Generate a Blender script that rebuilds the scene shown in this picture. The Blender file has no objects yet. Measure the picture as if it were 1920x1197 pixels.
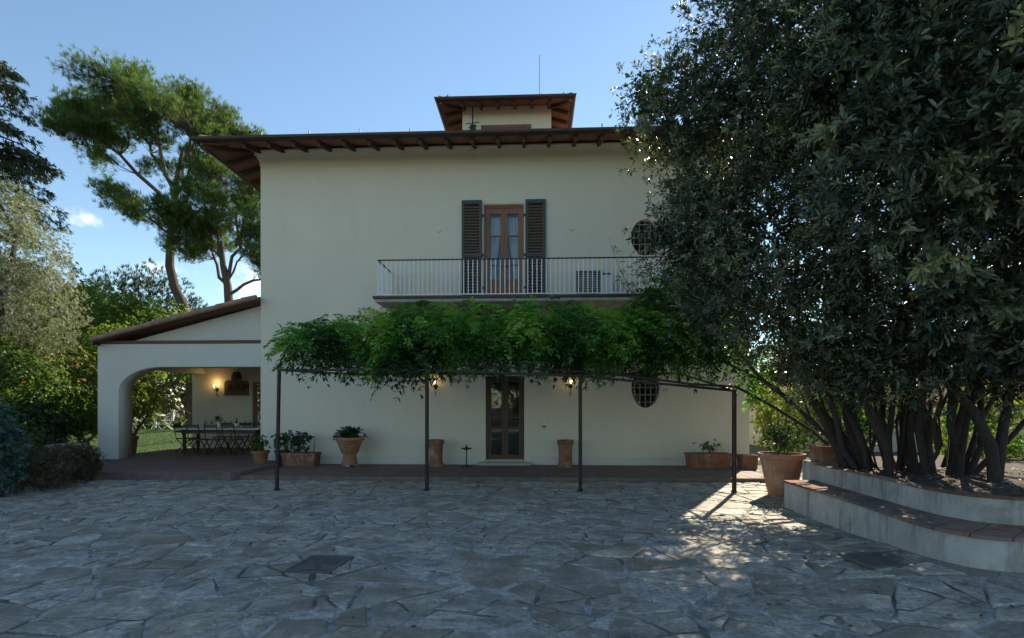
import bpy, bmesh, math, random
import numpy as np
from mathutils import Vector, Matrix
R = math.radians
random.seed(7)
S = bpy.context.scene
COL = S.collection

# ------------------------------------------------------------------ camera, sky, sun, exposure
cam = bpy.data.cameras.new('camera'); camo = bpy.data.objects.new('camera', cam); COL.objects.link(camo)
camo.location = (0, -14.0, 1.6); camo.rotation_euler = (R(90), 0, R(2.5))
cam.sensor_width = 36; cam.lens = 18.75; cam.shift_y = 0.0857; cam.clip_end = 3000
S.camera = camo
SUN_AZ, SUN_EL = R(28.7), R(35.0)          # azimuth from +Y towards +X
world = bpy.data.worlds.new('World'); S.world = world; world.use_nodes = True
wn, wl = world.node_tree.nodes, world.node_tree.links
wn.clear()
sky = wn.new('ShaderNodeTexSky'); sky.sky_type = 'NISHITA'; sky.sun_disc = False
sky.sun_elevation = SUN_EL; sky.sun_rotation = SUN_AZ; sky.air_density = 1.0; sky.dust_density = 0.03; sky.ozone_density = 1.2
bg = wn.new('ShaderNodeBackground'); bg.inputs['Strength'].default_value = 0.10
wo = wn.new('ShaderNodeOutputWorld')
tc = wn.new('ShaderNodeTexCoord')
def wmath(op, a, b=None):
    n = wn.new('ShaderNodeMath'); n.operation = op
    for i, v in enumerate((a, b)):
        if v is None: continue
        if isinstance(v, (int, float)): n.inputs[i].default_value = v
        else: wl.new(v, n.inputs[i])
    return n.outputs[0]
wnoise = wn.new('ShaderNodeTexNoise'); wnoise.inputs['Scale'].default_value = 34; wnoise.inputs['Detail'].default_value = 9; wnoise.inputs['Roughness'].default_value = .62
wl.new(tc.outputs['Generated'], wnoise.inputs['Vector'])
cl = None
for (dx, dy, dz, rx, rz) in [(-.848,.964,.355,.024,.013), (-.52,.977,.225,.07,.035), (-.703,.97,.258,.03,.012), (-.95,.9,.16,.08,.025),
                             (.9,.7,.3,.07,.025), (1.0,.2,.2,.12,.03), (-1,-.2,.3,.1,.03), (.3,-1,.25,.12,.03), (-.4,-1,.4,.08,.03), (.8,-.8,.3,.1,.03)]:
    v = Vector((dx, dy, dz)).normalized()
    s_ = wn.new('ShaderNodeVectorMath'); s_.operation = 'SUBTRACT'; wl.new(tc.outputs['Generated'], s_.inputs[0]); s_.inputs[1].default_value = v
    m_ = wn.new('ShaderNodeVectorMath'); m_.operation = 'MULTIPLY'; wl.new(s_.outputs[0], m_.inputs[0]); m_.inputs[1].default_value = (1/rx, 1/rx, 1/rz)
    l_ = wn.new('ShaderNodeVectorMath'); l_.operation = 'LENGTH'; wl.new(m_.outputs[0], l_.inputs[0])
    d = wmath('ADD', l_.outputs['Value'], wmath('MULTIPLY', wnoise.outputs['Fac'], 3.6))
    mr = wn.new('ShaderNodeMapRange'); mr.interpolation_type = 'SMOOTHSTEP'; wl.new(d, mr.inputs[0])
    mr.inputs[1].default_value = 3.0; mr.inputs[2].default_value = 1.4; mr.inputs[3].default_value = 0; mr.inputs[4].default_value = 0.8
    cl = mr.outputs[0] if cl is None else wmath('MAXIMUM', cl, mr.outputs[0])
wmix = wn.new('ShaderNodeMix'); wmix.data_type = 'RGBA'; wl.new(cl, wmix.inputs['Factor'])
wl.new(sky.outputs[0], wmix.inputs[6]); wmix.inputs[7].default_value = (7.5, 7.6, 8.0, 1)
tint = wn.new('ShaderNodeMix'); tint.data_type = 'RGBA'; tint.blend_type = 'MULTIPLY'; tint.inputs[0].default_value = 1
wl.new(wmix.outputs[2], tint.inputs[6]); tint.inputs[7].default_value = (.96, 1.01, .97, 1)
wl.new(tint.outputs[2], bg.inputs['Color']); wl.new(bg.outputs[0], wo.inputs[0])

sun = bpy.data.lights.new('sun', 'SUN'); sun.energy = 4.6; sun.angle = R(0.53); sun.color = (1, .87, .66)
suno = bpy.data.objects.new('sun', sun); COL.objects.link(suno); suno.location = (30, 40, 50)
sd = Vector((math.sin(SUN_AZ)*math.cos(SUN_EL), math.cos(SUN_AZ)*math.cos(SUN_EL), math.sin(SUN_EL)))
suno.rotation_euler = sd.to_track_quat('Z', 'Y').to_euler()
S.view_settings.view_transform = 'Standard'; S.view_settings.look = 'None'
S.view_settings.gamma = 1; S.view_settings.use_curve_mapping = False
S.view_settings.exposure = 1.0
S.render.engine = 'CYCLES'
try:
    S.cycles.max_bounces = 8; S.cycles.diffuse_bounces = 4; S.cycles.transparent_max_bounces = 12
    S.cycles.sample_clamp_indirect = 6
except Exception: pass

# ------------------------------------------------------------------ materials
def new_mat(name):
    m = bpy.data.materials.new(name); m.use_nodes = True
    nt = m.node_tree; b = nt.nodes['Principled BSDF']
    return m, nt, b
def N(nt, t, **k):
    n = nt.nodes.new(t)
    for a, v in k.items(): setattr(n, a, v)
    return n
def ramp(nt, fac, stops):
    r = N(nt, 'ShaderNodeValToRGB'); e = r.color_ramp.elements
    while len(e) < len(stops): e.new(.5)
    for el, (p, c) in zip(e, stops): el.position = p; el.color = (*c, 1)
    nt.links.new(fac, r.inputs[0]); return r.outputs[0]
def noise(nt, scale, detail=5, rough=.6, coord='Object', stretch=None, dist=0):
    t = N(nt, 'ShaderNodeTexCoord'); n = N(nt, 'ShaderNodeTexNoise')
    n.inputs['Scale'].default_value = scale; n.inputs['Detail'].default_value = detail; n.inputs['Roughness'].default_value = rough
    n.inputs['Distortion'].default_value = dist
    src = t.outputs[coord]
    if coord == 'World':
        pass
    if stretch:
        mp = N(nt, 'ShaderNodeMapping'); mp.inputs['Scale'].default_value = stretch; nt.links.new(src, mp.inputs[0]); src = mp.outputs[0]
    nt.links.new(src, n.inputs['Vector']); return n.outputs['Fac']
def wpos(nt, scale=(1,1,1)):
    g = N(nt, 'ShaderNodeNewGeometry'); mp = N(nt, 'ShaderNodeMapping'); mp.inputs['Scale'].default_value = scale
    nt.links.new(g.outputs['Position'], mp.inputs[0]); return mp.outputs[0]
def wnz(nt, scale, detail=5, rough=.6, stretch=(1,1,1), dist=0):
    n = N(nt, 'ShaderNodeTexNoise'); n.inputs['Scale'].default_value = scale; n.inputs['Detail'].default_value = detail
    n.inputs['Roughness'].default_value = rough; n.inputs['Distortion'].default_value = dist
    nt.links.new(wpos(nt, stretch), n.inputs['Vector']); return n.outputs['Fac']
def mixc(nt, fac, a, b, mode='MIX'):
    m = N(nt, 'ShaderNodeMix', data_type='RGBA', blend_type=mode)
    for i, v in ((0, fac), (6, a), (7, b)):
        if isinstance(v, (int, float)): m.inputs[i].default_value = v
        elif isinstance(v, tuple): m.inputs[i].default_value = (*v, 1)
        else: nt.links.new(v, m.inputs[i])
    return m.outputs[2]
def bump(nt, b, h, strength=.3, dist=.01):
    bp = N(nt, 'ShaderNodeBump'); bp.inputs['Strength'].default_value = strength; bp.inputs['Distance'].default_value = dist
    nt.links.new(h, bp.inputs['Height']); nt.links.new(bp.outputs[0], b.inputs['Normal'])
def simple(name, c1, c2, scale=6, rough=.8, metal=0, bmp=.2, detail=6, stretch=(1,1,1), spec=.5, bscale=None, bdist=.01):
    m, nt, b = new_mat(name)
    f = wnz(nt, scale, detail, .65, stretch)
    nt.links.new(ramp(nt, f, [(.3, c1), (.7, c2)]), b.inputs['Base Color'])
    b.inputs['Roughness'].default_value = rough; b.inputs['Metallic'].default_value = metal
    b.inputs['Specular IOR Level'].default_value = spec
    if bmp: bump(nt, b, wnz(nt, bscale or scale*4, 5, .65, stretch), bmp, bdist)
    return m
M = {}
def plaster(name, c, stain):
    m, nt, b = new_mat(name)
    f = wnz(nt, .7, 6, .6)
    col = ramp(nt, f, [(.3, tuple(x*.93 for x in c)), (.7, c)])
    st = wnz(nt, 1.6, 6, .7, (1.6, 1.6, .35))
    col = mixc(nt, ramp(nt, st, [(.52, (0,0,0)), (.75, (.55,.55,.55))]), col, stain)
    nt.links.new(col, b.inputs['Base Color']); b.inputs['Roughness'].default_value = .92; b.inputs['Specular IOR Level'].default_value = .2
    bump(nt, b, wnz(nt, 45, 5, .7), .25, .006)
    return m
M['plaster'] = plaster('cream_plaster', (.68, .63, .505), (.60, .55, .435))
def old_render():
    m, nt, b = new_mat('stained_render')
    c = ramp(nt, wnz(nt, 1.4, 8, .7), [(.3, (.32, .315, .295)), (.55, (.46, .45, .42)), (.75, (.57, .555, .52))])
    drip = wnz(nt, 2.2, 8, .7, (2.2, 2.2, .35), .4)
    c = mixc(nt, ramp(nt, drip, [(.49, (0, 0, 0)), (.66, (.75, .75, .75))]), c, (.16, .16, .14))
    alg = wnz(nt, 1.1, 7, .7, (1.3, 1.3, .8), .5)
    c = mixc(nt, ramp(nt, alg, [(.53, (0, 0, 0)), (.68, (.6, .6, .6))]), c, (.11, .14, .09))
    c = mixc(nt, ramp(nt, wnz(nt, 6, 8, .75), [(.62, (0, 0, 0)), (.70, (.6, .6, .6))]), c, (.50, .48, .44))
    nt.links.new(c, b.inputs['Base Color']); b.inputs['Roughness'].default_value = .95; b.inputs['Specular IOR Level'].default_value = .2
    bump(nt, b, wnz(nt, 16, 8, .75), .6, .02); return m
M['plaster_old'] = old_render()
M['white_plaster'] = plaster('white_plaster', (.60, .585, .52), (.53, .515, .455))
M['concrete'] = simple('pale_concrete', (.30, .29, .26), (.42, .40, .36), 9)
def clay(name, c1, c2):
    m, nt, b = new_mat(name)
    c = ramp(nt, wnz(nt, 4, 8, .7), [(.3, c1), (.7, c2)])
    c = mixc(nt, ramp(nt, wnz(nt, 3.2, 9, .75, (1, 1, .7), .8), [(.52, (0, 0, 0)), (.66, (.55, .55, .55))]), c, (.46, .40, .34))
    c = mixc(nt, ramp(nt, wnz(nt, 2.6, 8, .75, (1.4, 1.4, .5), .5), [(.55, (0, 0, 0)), (.68, (.65, .65, .65))]), c, (.07, .06, .045))
    nt.links.new(c, b.inputs['Base Color']); b.inputs['Roughness'].default_value = .88; b.inputs['Specular IOR Level'].default_value = .3
    bump(nt, b, wnz(nt, 26, 7, .7), .35, .012); return m
M['path'] = simple('pale_gravel_path', (.34, .31, .26), (.48, .44, .37), 12, .95, bmp=.6)
M['kerb'] = simple('worn_kerb_stone', (.11, .085, .07), (.20, .16, .135), 5, .9, bmp=.4)
M['iron_grey'] = simple('worn_grey_iron', (.09, .088, .085), (.17, .16, .15), 14, .7, .3)
M['terracotta'] = clay('terracotta', (.18, .075, .045), (.32, .15, .085))
M['terracotta_pale'] = clay('weathered_terracotta', (.27, .125, .07), (.42, .22, .13))
M['terracotta_dark'] = clay('dark_terracotta', (.15, .065, .04), (.27, .12, .07))
M['tile_worn'] = simple('worn_brown_tile', (.17, .095, .07), (.30, .20, .155), 5, .85, bmp=.4)
M['rooftile'] = simple('aged_roof_tile', (.22, .125, .085), (.40, .25, .17), 5, .9, bmp=.4)
M['soffit'] = simple('brick_soffit', (.19, .072, .04), (.30, .12, .065), 3.5, .9, bmp=.3)
M['floor_tile'] = simple('floor_terracotta', (.12, .07, .052), (.20, .12, .092), 3, .75, bmp=.25)
M['timber'] = simple('dark_timber', (.045, .026, .018), (.09, .05, .033), 5, .8, stretch=(3, 3, 14))
M['beam'] = simple('red_brown_beam', (.10, .045, .03), (.16, .075, .05), 4, .8, stretch=(1, 6, 14))
M['wood'] = simple('door_wood', (.16, .06, .025), (.28, .115, .045), 4, .5, stretch=(12, 12, 1))
M['wood_dark'] = simple('dark_door_wood', (.032, .017, .009), (.075, .038, .018), 4, .45, stretch=(12, 12, 1))
M['shutter'] = simple('grey_green_shutter_paint', (.030, .037, .042), (.046, .055, .06), 6, .6)
M['slat'] = simple('brown_slat_paint', (.022, .014, .012), (.04, .025, .02), 6, .6)
M['slat_red'] = simple('red_brown_slat', (.16, .06, .04), (.24, .09, .055), 6, .6)
M['iron'] = simple('painted_iron', (.012, .012, .014), (.03, .026, .024), 12, .5, .4)
M['iron_rust'] = simple('rusty_iron', (.035, .018, .014), (.08, .035, .025), 14, .7, .3)
M['gutter'] = simple('brown_gutter', (.04, .028, .024), (.075, .05, .042), 5, .5, .5)
M['white_metal'] = simple('white_painted_metal', (.74, .75, .76), (.82, .82, .81), 8, .45, bmp=.05)
M['ac'] = simple('pale_enamel', (.60, .60, .58), (.70, .70, .68), 5, .4, bmp=.02)
M['grille'] = simple('aged_white_iron', (.34, .31, .26), (.46, .43, .37), 9, .6)
M['black'] = simple('black_plastic', (.012, .012, .014), (.025, .025, .028), 10, .5)
M['grey_plastic'] = simple('blue_grey_plastic', (.10, .14, .16), (.16, .20, .22), 5, .55)
M['ceramic'] = simple('white_ceramic', (.62, .63, .68), (.74, .74, .78), 6, .25, bmp=0)
M['tabletop'] = simple('pale_marble_top', (.42, .42, .48), (.62, .62, .68), 4, .25, bmp=0)
M['red_paint'] = simple('dark_red_chair_paint', (.11, .018, .022), (.19, .035, .035), 8, .5)
M['soil'] = simple('dry_soil', (.035, .025, .018), (.10, .072, .05), 14, .95, bmp=.8, bscale=30, bdist=.03)
M['bark'] = simple('grey_brown_bark', (.055, .042, .032), (.14, .11, .085), 9, .95, bmp=.7, stretch=(4, 4, 1), bdist=.02)
M['bark_pine'] = simple('pine_bark', (.075, .055, .042), (.17, .125, .10), 4, .95, bmp=.8, stretch=(4, 4, 1), bdist=.05)
M['bark_dark'] = simple('dark_bark', (.022, .018, .014), (.06, .048, .038), 9, .95, bmp=.6, stretch=(4, 4, 1), bdist=.02)
M['stone_block'] = simple('pale_stone', (.26, .23, .18), (.42, .38, .30), 6, .9, bmp=.5)
M['earth'] = simple('dry_ground', (.045, .05, .03), (.085, .085, .055), 2.5, .95, bmp=.6)
M['lawn'] = simple('lawn_soil', (.035, .06, .015), (.07, .11, .03), 5, .95, bmp=.6)
M['curtain'] = simple('white_voile', (.70, .72, .76), (.80, .82, .85), 5, .9, bmp=.1)

def glass_mat(name, tint):
    m, nt, b = new_mat(name); nt.nodes.remove(b); o = nt.nodes['Material Output']
    tr = N(nt, 'ShaderNodeBsdfTransparent'); tr.inputs[0].default_value = (*tint, 1)
    gl = N(nt, 'ShaderNodeBsdfGlossy'); gl.inputs['Roughness'].default_value = .02
    fr = N(nt, 'ShaderNodeFresnel'); fr.inputs[0].default_value = 1.5
    mx = N(nt, 'ShaderNodeMixShader'); nt.links.new(fr.outputs[0], mx.inputs[0]); nt.links.new(tr.outputs[0], mx.inputs[1]); nt.links.new(gl.outputs[0], mx.inputs[2])
    nt.links.new(mx.outputs[0], o.inputs[0]); return m
M['glass'] = glass_mat('window_glass', (.82, .86, .86))
M['green_glass'] = glass_mat('bottle_glass', (.05, .10, .05))
def emis(name, c, s):
    m, nt, b = new_mat(name); b.inputs['Base Color'].default_value = (*c, 1)
    b.inputs['Emission Color'].default_value = (*c, 1); b.inputs['Emission Strength'].default_value = s; return m
M['bulb'] = emis('lit_bulb', (1, .62, .22), 6)

def stone_mat():
    m, nt, b = new_mat('grey_flagstone')
    oi = N(nt, 'ShaderNodeAttribute', attribute_name='stonevar')
    def wnz(nt, scale, detail=5, rough=.6, stretch=(1, 1, 1), dist=0):
        # the grain starts afresh on every slab
        n = N(nt, 'ShaderNodeTexNoise', noise_dimensions='4D'); n.inputs['Scale'].default_value = scale; n.inputs['Detail'].default_value = detail
        n.inputs['Roughness'].default_value = rough; n.inputs['Distortion'].default_value = dist
        k = N(nt, 'ShaderNodeMath', operation='MULTIPLY'); nt.links.new(oi.outputs['Fac'], k.inputs[0]); k.inputs[1].default_value = 60
        nt.links.new(k.outputs[0], n.inputs['W']); nt.links.new(wpos(nt, stretch), n.inputs['Vector']); return n.outputs['Fac']
    base = ramp(nt, oi.outputs['Fac'], [(0, (.36, .345, .315)), (.2, (.42, .405, .37)), (.45, (.47, .455, .415)), (.66, (.41, .415, .415)), (.84, (.51, .495, .455)), (1, (.48, .435, .365))])
    f1 = wnz(nt, 1.7, 10, .72, (1, 1.7, 1), 1.6)
    base = mixc(nt, 1.0, base, ramp(nt, f1, [(.32, (.30, .30, .31)), (.43, (.66, .66, .66)), (.55, (1.0, .99, .96)), (.68, (1.5, 1.46, 1.38))]), 'MULTIPLY')
    f3 = wnz(nt, 5.5, 10, .75, (1, 1.3, 1), .8)
    base = mixc(nt, 1.0, base, ramp(nt, f3, [(.32, (.60, .60, .62)), (.5, (1, 1, 1)), (.70, (1.30, 1.29, 1.26))]), 'MULTIPLY')
    f2 = wnz(nt, 30, 8, .78)
    base = mixc(nt, 1.0, base, ramp(nt, f2, [(.34, (.48, .48, .50)), (.5, (1, 1, 1)), (.66, (1.4, 1.4, 1.36))]), 'MULTIPLY')
    lich = wnz(nt, 9, 9, .74, (1, 1, 1), .8)
    base = mixc(nt, ramp(nt, lich, [(.59, (0, 0, 0)), (.64, (.85, .85, .85))]), base, (.74, .72, .66))
    dirt = wnz(nt, .8, 8, .68, (1, 1, 1), .7)
    base = mixc(nt, ramp(nt, dirt, [(.46, (0, 0, 0)), (.60, (.8, .8, .8))]), base, (.20, .175, .13))
    base = mixc(nt, 1.0, base, (1.05, 1.0, .93), 'MULTIPLY')
    nt.links.new(base, b.inputs['Base Color'])
    rr = ramp(nt, f3, [(.3, (.5, .5, .5)), (.7, (.85, .85, .85))]); nt.links.new(rr, b.inputs['Roughness'])
    b.inputs['Specular IOR Level'].default_value = .45
    h = N(nt, 'ShaderNodeMath', operation='ADD'); nt.links.new(f1, h.inputs[0]); nt.links.new(f3, h.inputs[1])
    h2 = N(nt, 'ShaderNodeMath', operation='MULTIPLY_ADD'); nt.links.new(f2, h2.inputs[0]); h2.inputs[1].default_value = .35; nt.links.new(h.outputs[0], h2.inputs[2])
    bump(nt, b, h2.outputs[0], .8, .035)
    return m
M['stone'] = stone_mat()
def mortar_mat():
    m, nt, b = new_mat('patchy_mortar')
    f = wnz(nt, 1.3, 6, .7); g = wnz(nt, 18, 6, .7)
    c = ramp(nt, f, [(.36, (.09, .085, .07)), (.45, (.20, .19, .165)), (.52, (.42, .405, .37)), (.70, (.62, .605, .56))])
    c = mixc(nt, 1.0, c, ramp(nt, g, [(.3, (.6, .6, .6)), (.7, (1.2, 1.2, 1.2))]), 'MULTIPLY')
    nt.links.new(c, b.inputs['Base Color']); b.inputs['Roughness'].default_value = .95
    bump(nt, b, g, .6, .015); return m
M['mortar'] = mortar_mat()

def leaf_mat(name, stops, trans=.35, rough=.45, spec=.4, tcol=None):
    m, nt, b = new_mat(name); o = nt.nodes['Material Output']
    a = N(nt, 'ShaderNodeAttribute', attribute_name='leafvar')
    c = ramp(nt, a.outputs['Fac'], stops)
    nt.links.new(c, b.inputs['Base Color']); b.inputs['Roughness'].default_value = rough; b.inputs['Specular IOR Level'].default_value = spec
    t = N(nt, 'ShaderNodeBsdfTranslucent')
    tc_ = mixc(nt, 1.0, c, tcol or (1.5, 1.6, .7), 'MULTIPLY'); nt.links.new(tc_, t.inputs[0])
    mx = N(nt, 'ShaderNodeMixShader'); mx.inputs[0].default_value = trans
    nt.links.new(b.outputs[0], mx.inputs[1]); nt.links.new(t.outputs[0], mx.inputs[2]); nt.links.new(mx.outputs[0], o.inputs[0])
    return m
M['leaf_pitto'] = leaf_mat('glossy_dark_leaf', [(0, (.028, .045, .026)), (.4, (.070, .098, .058)), (.72, (.15, .18, .10)), (1, (.32, .34, .17))], .22, .34, .6)
M['leaf_wist'] = leaf_mat('wisteria_leaf', [(0, (.022, .06, .022)), (.3, (.05, .14, .034)), (.6, (.13, .30, .05)), (.85, (.26, .44, .09)), (1, (.40, .42, .12))], .5, .5)
M['leaf_pine'] = leaf_mat('pine_needle', [(0, (.05, .085, .030)), (.6, (.09, .15, .045)), (1, (.16, .23, .065))], .45, .6, .3)
M['leaf_fir'] = leaf_mat('dark_needle', [(0, (.03, .05, .034)), (.6, (.065, .09, .055)), (1, (.15, .14, .075))], .3, .6, .3)
M['leaf_olive'] = leaf_mat('silvery_olive_leaf', [(0, (.14, .16, .11)), (.5, (.25, .27, .20)), (1, (.42, .43, .34))], .25, .6, .3)
M['leaf_green'] = leaf_mat('mid_green_leaf', [(0, (.045, .09, .025)), (.6, (.085, .15, .035)), (1, (.16, .22, .06))], .5, .5)
M['leaf_dark'] = leaf_mat('deep_green_leaf', [(0, (.02, .045, .02)), (.7, (.04, .075, .03)), (1, (.07, .11, .04))], .3, .5)
M['leaf_bright'] = leaf_mat('yellow_green_leaf', [(0, (.075, .12, .025)), (.6, (.14, .20, .04)), (1, (.25, .27, .075))], .55, .5)
M['leaf_autumn'] = leaf_mat('yellowing_leaf', [(0, (.06, .10, .025)), (.6, (.13, .15, .04)), (.85, (.28, .21, .06)), (1, (.35, .18, .05))], .45, .5)
M['leaf_pale'] = leaf_mat('pale_waxy_leaf', [(0, (.08, .11, .05)), (.5, (.18, .20, .11)), (1, (.42, .40, .28))], .45, .4)
M['leaf_blue'] = leaf_mat('blue_green_leaf', [(0, (.04, .09, .09)), (.6, (.075, .15, .15)), (1, (.13, .21, .21))], .2, .5)
M['leaf_heath'] = leaf_mat('russet_heath_leaf', [(0, (.045, .055, .025)), (.5, (.085, .07, .04)), (.85, (.14, .10, .075)), (1, (.30, .24, .30))], .3, .6)
M['grass'] = leaf_mat('grass_blade', [(0, (.035, .09, .02)), (.6, (.055, .13, .03)), (1, (.09, .17, .04))], .4, .6)

# ------------------------------------------------------------------ mesh helpers
class MB:
    def __init__(s): s.v = []; s.f = []
    def add(s, vs, fs):
        o = len(s.v); s.v += [tuple(v) for v in vs]; s.f += [tuple(i+o for i in f) for f in fs]; return s
    def box(s, x0, y0, z0, x1, y1, z1):
        v = [(x0,y0,z0),(x1,y0,z0),(x1,y1,z0),(x0,y1,z0),(x0,y0,z1),(x1,y0,z1),(x1,y1,z1),(x0,y1,z1)]
        return s.add(v, [(0,3,2,1),(4,5,6,7),(0,1,5,4),(1,2,6,5),(2,3,7,6),(3,0,4,7)])
    def bar(s, a, b, w, h, up=(0,0,1)):
        a, b = Vector(a), Vector(b); d = (b-a).normalized(); sd_ = d.cross(Vector(up))
        if sd_.length < 1e-4: sd_ = d.cross(Vector((1,0,0)))
        sd_.normalize(); u = sd_.cross(d)
        v = [p + sd_*(i*w/2) + u*(j*h/2) for p in (a, b) for i, j in ((-1,-1),(1,-1),(1,1),(-1,1))]
        return s.add(v, [(0,1,2,3),(7,6,5,4),(0,4,5,1),(1,5,6,2),(2,6,7,3),(3,7,4,0)])
    def tube(s, pts, rad, n=8, cap=True):
        pts = [Vector(p) for p in pts]
        if isinstance(rad, (int, float)): rad = [rad]*len(pts)
        o = len(s.v); ref = Vector((0.31, 0.17, 0.93))
        prev = None
        for i, p in enumerate(pts):
            d = (pts[min(i+1, len(pts)-1)] - pts[max(i-1, 0)])
            d = d.normalized() if d.length > 1e-9 else Vector((0,0,1))
            if prev is None:
                a = d.cross(ref)
                if a.length < 1e-3: a = d.cross(Vector((1,0,0)))
            else: a = prev - d*prev.dot(d)
            a.normalize(); prev = a.copy(); b = d.cross(a)
            for k in range(n):
                t = 2*math.pi*k/n; s.v.append(tuple(p + (a*math.cos(t) + b*math.sin(t))*rad[i]))
        for i in range(len(pts)-1):
            for k in range(n):
                k2 = (k+1) % n; s.f.append((o+i*n+k, o+i*n+k2, o+(i+1)*n+k2, o+(i+1)*n+k))
        if cap:
            s.f.append(tuple(o+k for k in reversed(range(n)))); s.f.append(tuple(o+(len(pts)-1)*n+k for k in range(n)))
        return s
    def lathe(s, prof, n=24, c=(0,0,0)):
        o = len(s.v)
        for r, z in prof:
            for k in range(n):
                t = 2*math.pi*k/n; s.v.append((c[0]+r*math.cos(t), c[1]+r*math.sin(t), c[2]+z))
        for i in range(len(prof)-1):
            for k in range(n):
                k2 = (k+1) % n; s.f.append((o+i*n+k, o+i*n+k2, o+(i+1)*n+k2, o+(i+1)*n+k))
        s.f.append(tuple(o+k for k in reversed(range(n)))); s.f.append(tuple(o+(len(prof)-1)*n+k for k in range(n)))
        return s
    def prism(s, poly, z0, z1):
        n = len(poly); v = [(x, y, z0) for x, y in poly] + [(x, y, z1) for x, y in poly]
        f = [tuple(reversed(range(n))), tuple(range(n, 2*n))] + [(i, (i+1) % n, n+(i+1) % n, n+i) for i in range(n)]
        return s.add(v, f)
    def mesh(s, name, mat, smooth=False):
        me = bpy.data.meshes.new(name); me.from_pydata(s.v, [], s.f); me.update()
        if mat: me.materials.append(M[mat] if isinstance(mat, str) else mat)
        if smooth:
            me.polygons.foreach_set('use_smooth', [True]*len(me.polygons))
            try: me.set_sharp_from_angle(angle=R(42))
            except Exception: pass
        return me
def put(name, me, parent=None, loc=(0,0,0), rot=(0,0,0)):
    o = bpy.data.objects.new(name, me); COL.objects.link(o); o.location = loc; o.rotation_euler = rot
    if parent: o.parent = parent
    return o
def part(name, mb, mat, parent=None, smooth=False, loc=(0,0,0), rot=(0,0,0), bevel=0):
    o = put(name, mb.mesh(name, mat, smooth), parent, loc, rot)
    if bevel: do_bevel(o.data, bevel)
    return o
def do_bevel(me, w, seg=2):
    bm = bmesh.new(); bm.from_mesh(me)
    bmesh.ops.remove_doubles(bm, verts=bm.verts, dist=1e-5)
    ed = [e for e in bm.edges if len(e.link_faces) == 2 and e.calc_face_angle(0) > .5]
    bmesh.ops.bevel(bm, geom=ed, offset=w, segments=seg, affect='EDGES', clamp_overlap=True)
    bm.to_mesh(me); bm.free()
def tag(o, label, cat, group=None):
    o['label'] = label; o['category'] = cat
    if group: o['group'] = group
    return o
def thing(name, label, cat, loc=(0,0,0), rz=0, group=None):
    o = bpy.data.objects.new(name, None); COL.objects.link(o); o.location = loc; o.rotation_euler = (0, 0, rz); o.empty_display_size = .2
    return tag(o, label, cat, group)
def struct(name, me):
    o = put(name, me); o['kind'] = 'structure'; return o
def plate(name, outer, holes, thick, mat):
    """flat wall in X-Z with holes, from y=0 to y=thick"""
    cu = bpy.data.curves.new('tmp', 'CURVE'); cu.dimensions = '2D'; cu.fill_mode = 'BOTH'; cu.extrude = thick/2
    for poly in [outer] + holes:
        sp = cu.splines.new('POLY'); sp.points.add(len(poly)-1); sp.use_cyclic_u = True
        for p, (x, z) in zip(sp.points, poly): p.co = (x, z, 0, 1)
    o = bpy.data.objects.new('tmp', cu); COL.objects.link(o)
    dg = bpy.context.evaluated_depsgraph_get(); me = bpy.data.meshes.new_from_object(o.evaluated_get(dg))
    me.transform(Matrix.Translation((0, thick/2, 0)) @ Matrix.Rotation(R(90), 4, 'X'))
    bpy.data.objects.remove(o); bpy.data.curves.remove(cu)
    bm = bmesh.new(); bm.from_mesh(me); bmesh.ops.remove_doubles(bm, verts=bm.verts, dist=1e-5); bmesh.ops.recalc_face_normals(bm, faces=bm.faces); bm.to_mesh(me); bm.free()
    me.name = name; me.materials.clear(); me.materials.append(M[mat]); return me
def oval(cx, cz, rx, rz, n=36): return [(cx+rx*math.cos(2*math.pi*i/n), cz+rz*math.sin(2*math.pi*i/n)) for i in range(n)]
def rect(x0, z0, x1, z1): return [(x0, z0), (x1, z0), (x1, z1), (x0, z1)]

# ------------------------------------------------------------------ foliage helpers (numpy)
def unit(a): return a/np.maximum(np.linalg.norm(a, axis=-1, keepdims=True), 1e-9)
def rnd_dir(rng, n): return unit(rng.normal(size=(n, 3)))
def leaf_geo(P, D, L, Wd, rng, fold=.25, droop=.0, six=True, up=None):
    n = len(P); ref = unit(rng.normal(size=(n, 3))*.55 + np.array([0, 0, 1.0])) if up is None else up
    side = unit(np.cross(D, ref)); nr = unit(np.cross(side, D))
    L = np.broadcast_to(np.asarray(L, float).reshape(-1, 1), (n, 1)); Wd = np.broadcast_to(np.asarray(Wd, float).reshape(-1, 1), (n, 1))
    dz = np.array([0, 0, -1.0])*droop*L
    if six:
        q = [P, P+D*L*.35-side*Wd*.46+nr*Wd*fold, P+D*L*.72-side*Wd*.42+nr*Wd*fold+dz*.4, P+D*L+dz,
             P+D*L*.72+side*Wd*.42+nr*Wd*fold+dz*.4, P+D*L*.35+side*Wd*.46+nr*Wd*fold]
        V = np.stack(q, 1).reshape(-1, 3); b = (np.arange(n)*6)[:, None]
        F = np.stack([b+np.array([0, 5, 4, 3]), b+np.array([0, 3, 2, 1])], 1).reshape(-1, 4); k = 6
    else:
        q = [P, P+D*L*.5-side*Wd*.5+nr*Wd*fold, P+D*L+dz, P+D*L*.5+side*Wd*.5+nr*Wd*fold]
        V = np.stack(q, 1).reshape(-1, 3); b = (np.arange(n)*4)[:, None]
        F = (b+np.array([0, 3, 2, 1])).reshape(-1, 4); k = 4
    return V, F, k
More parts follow.
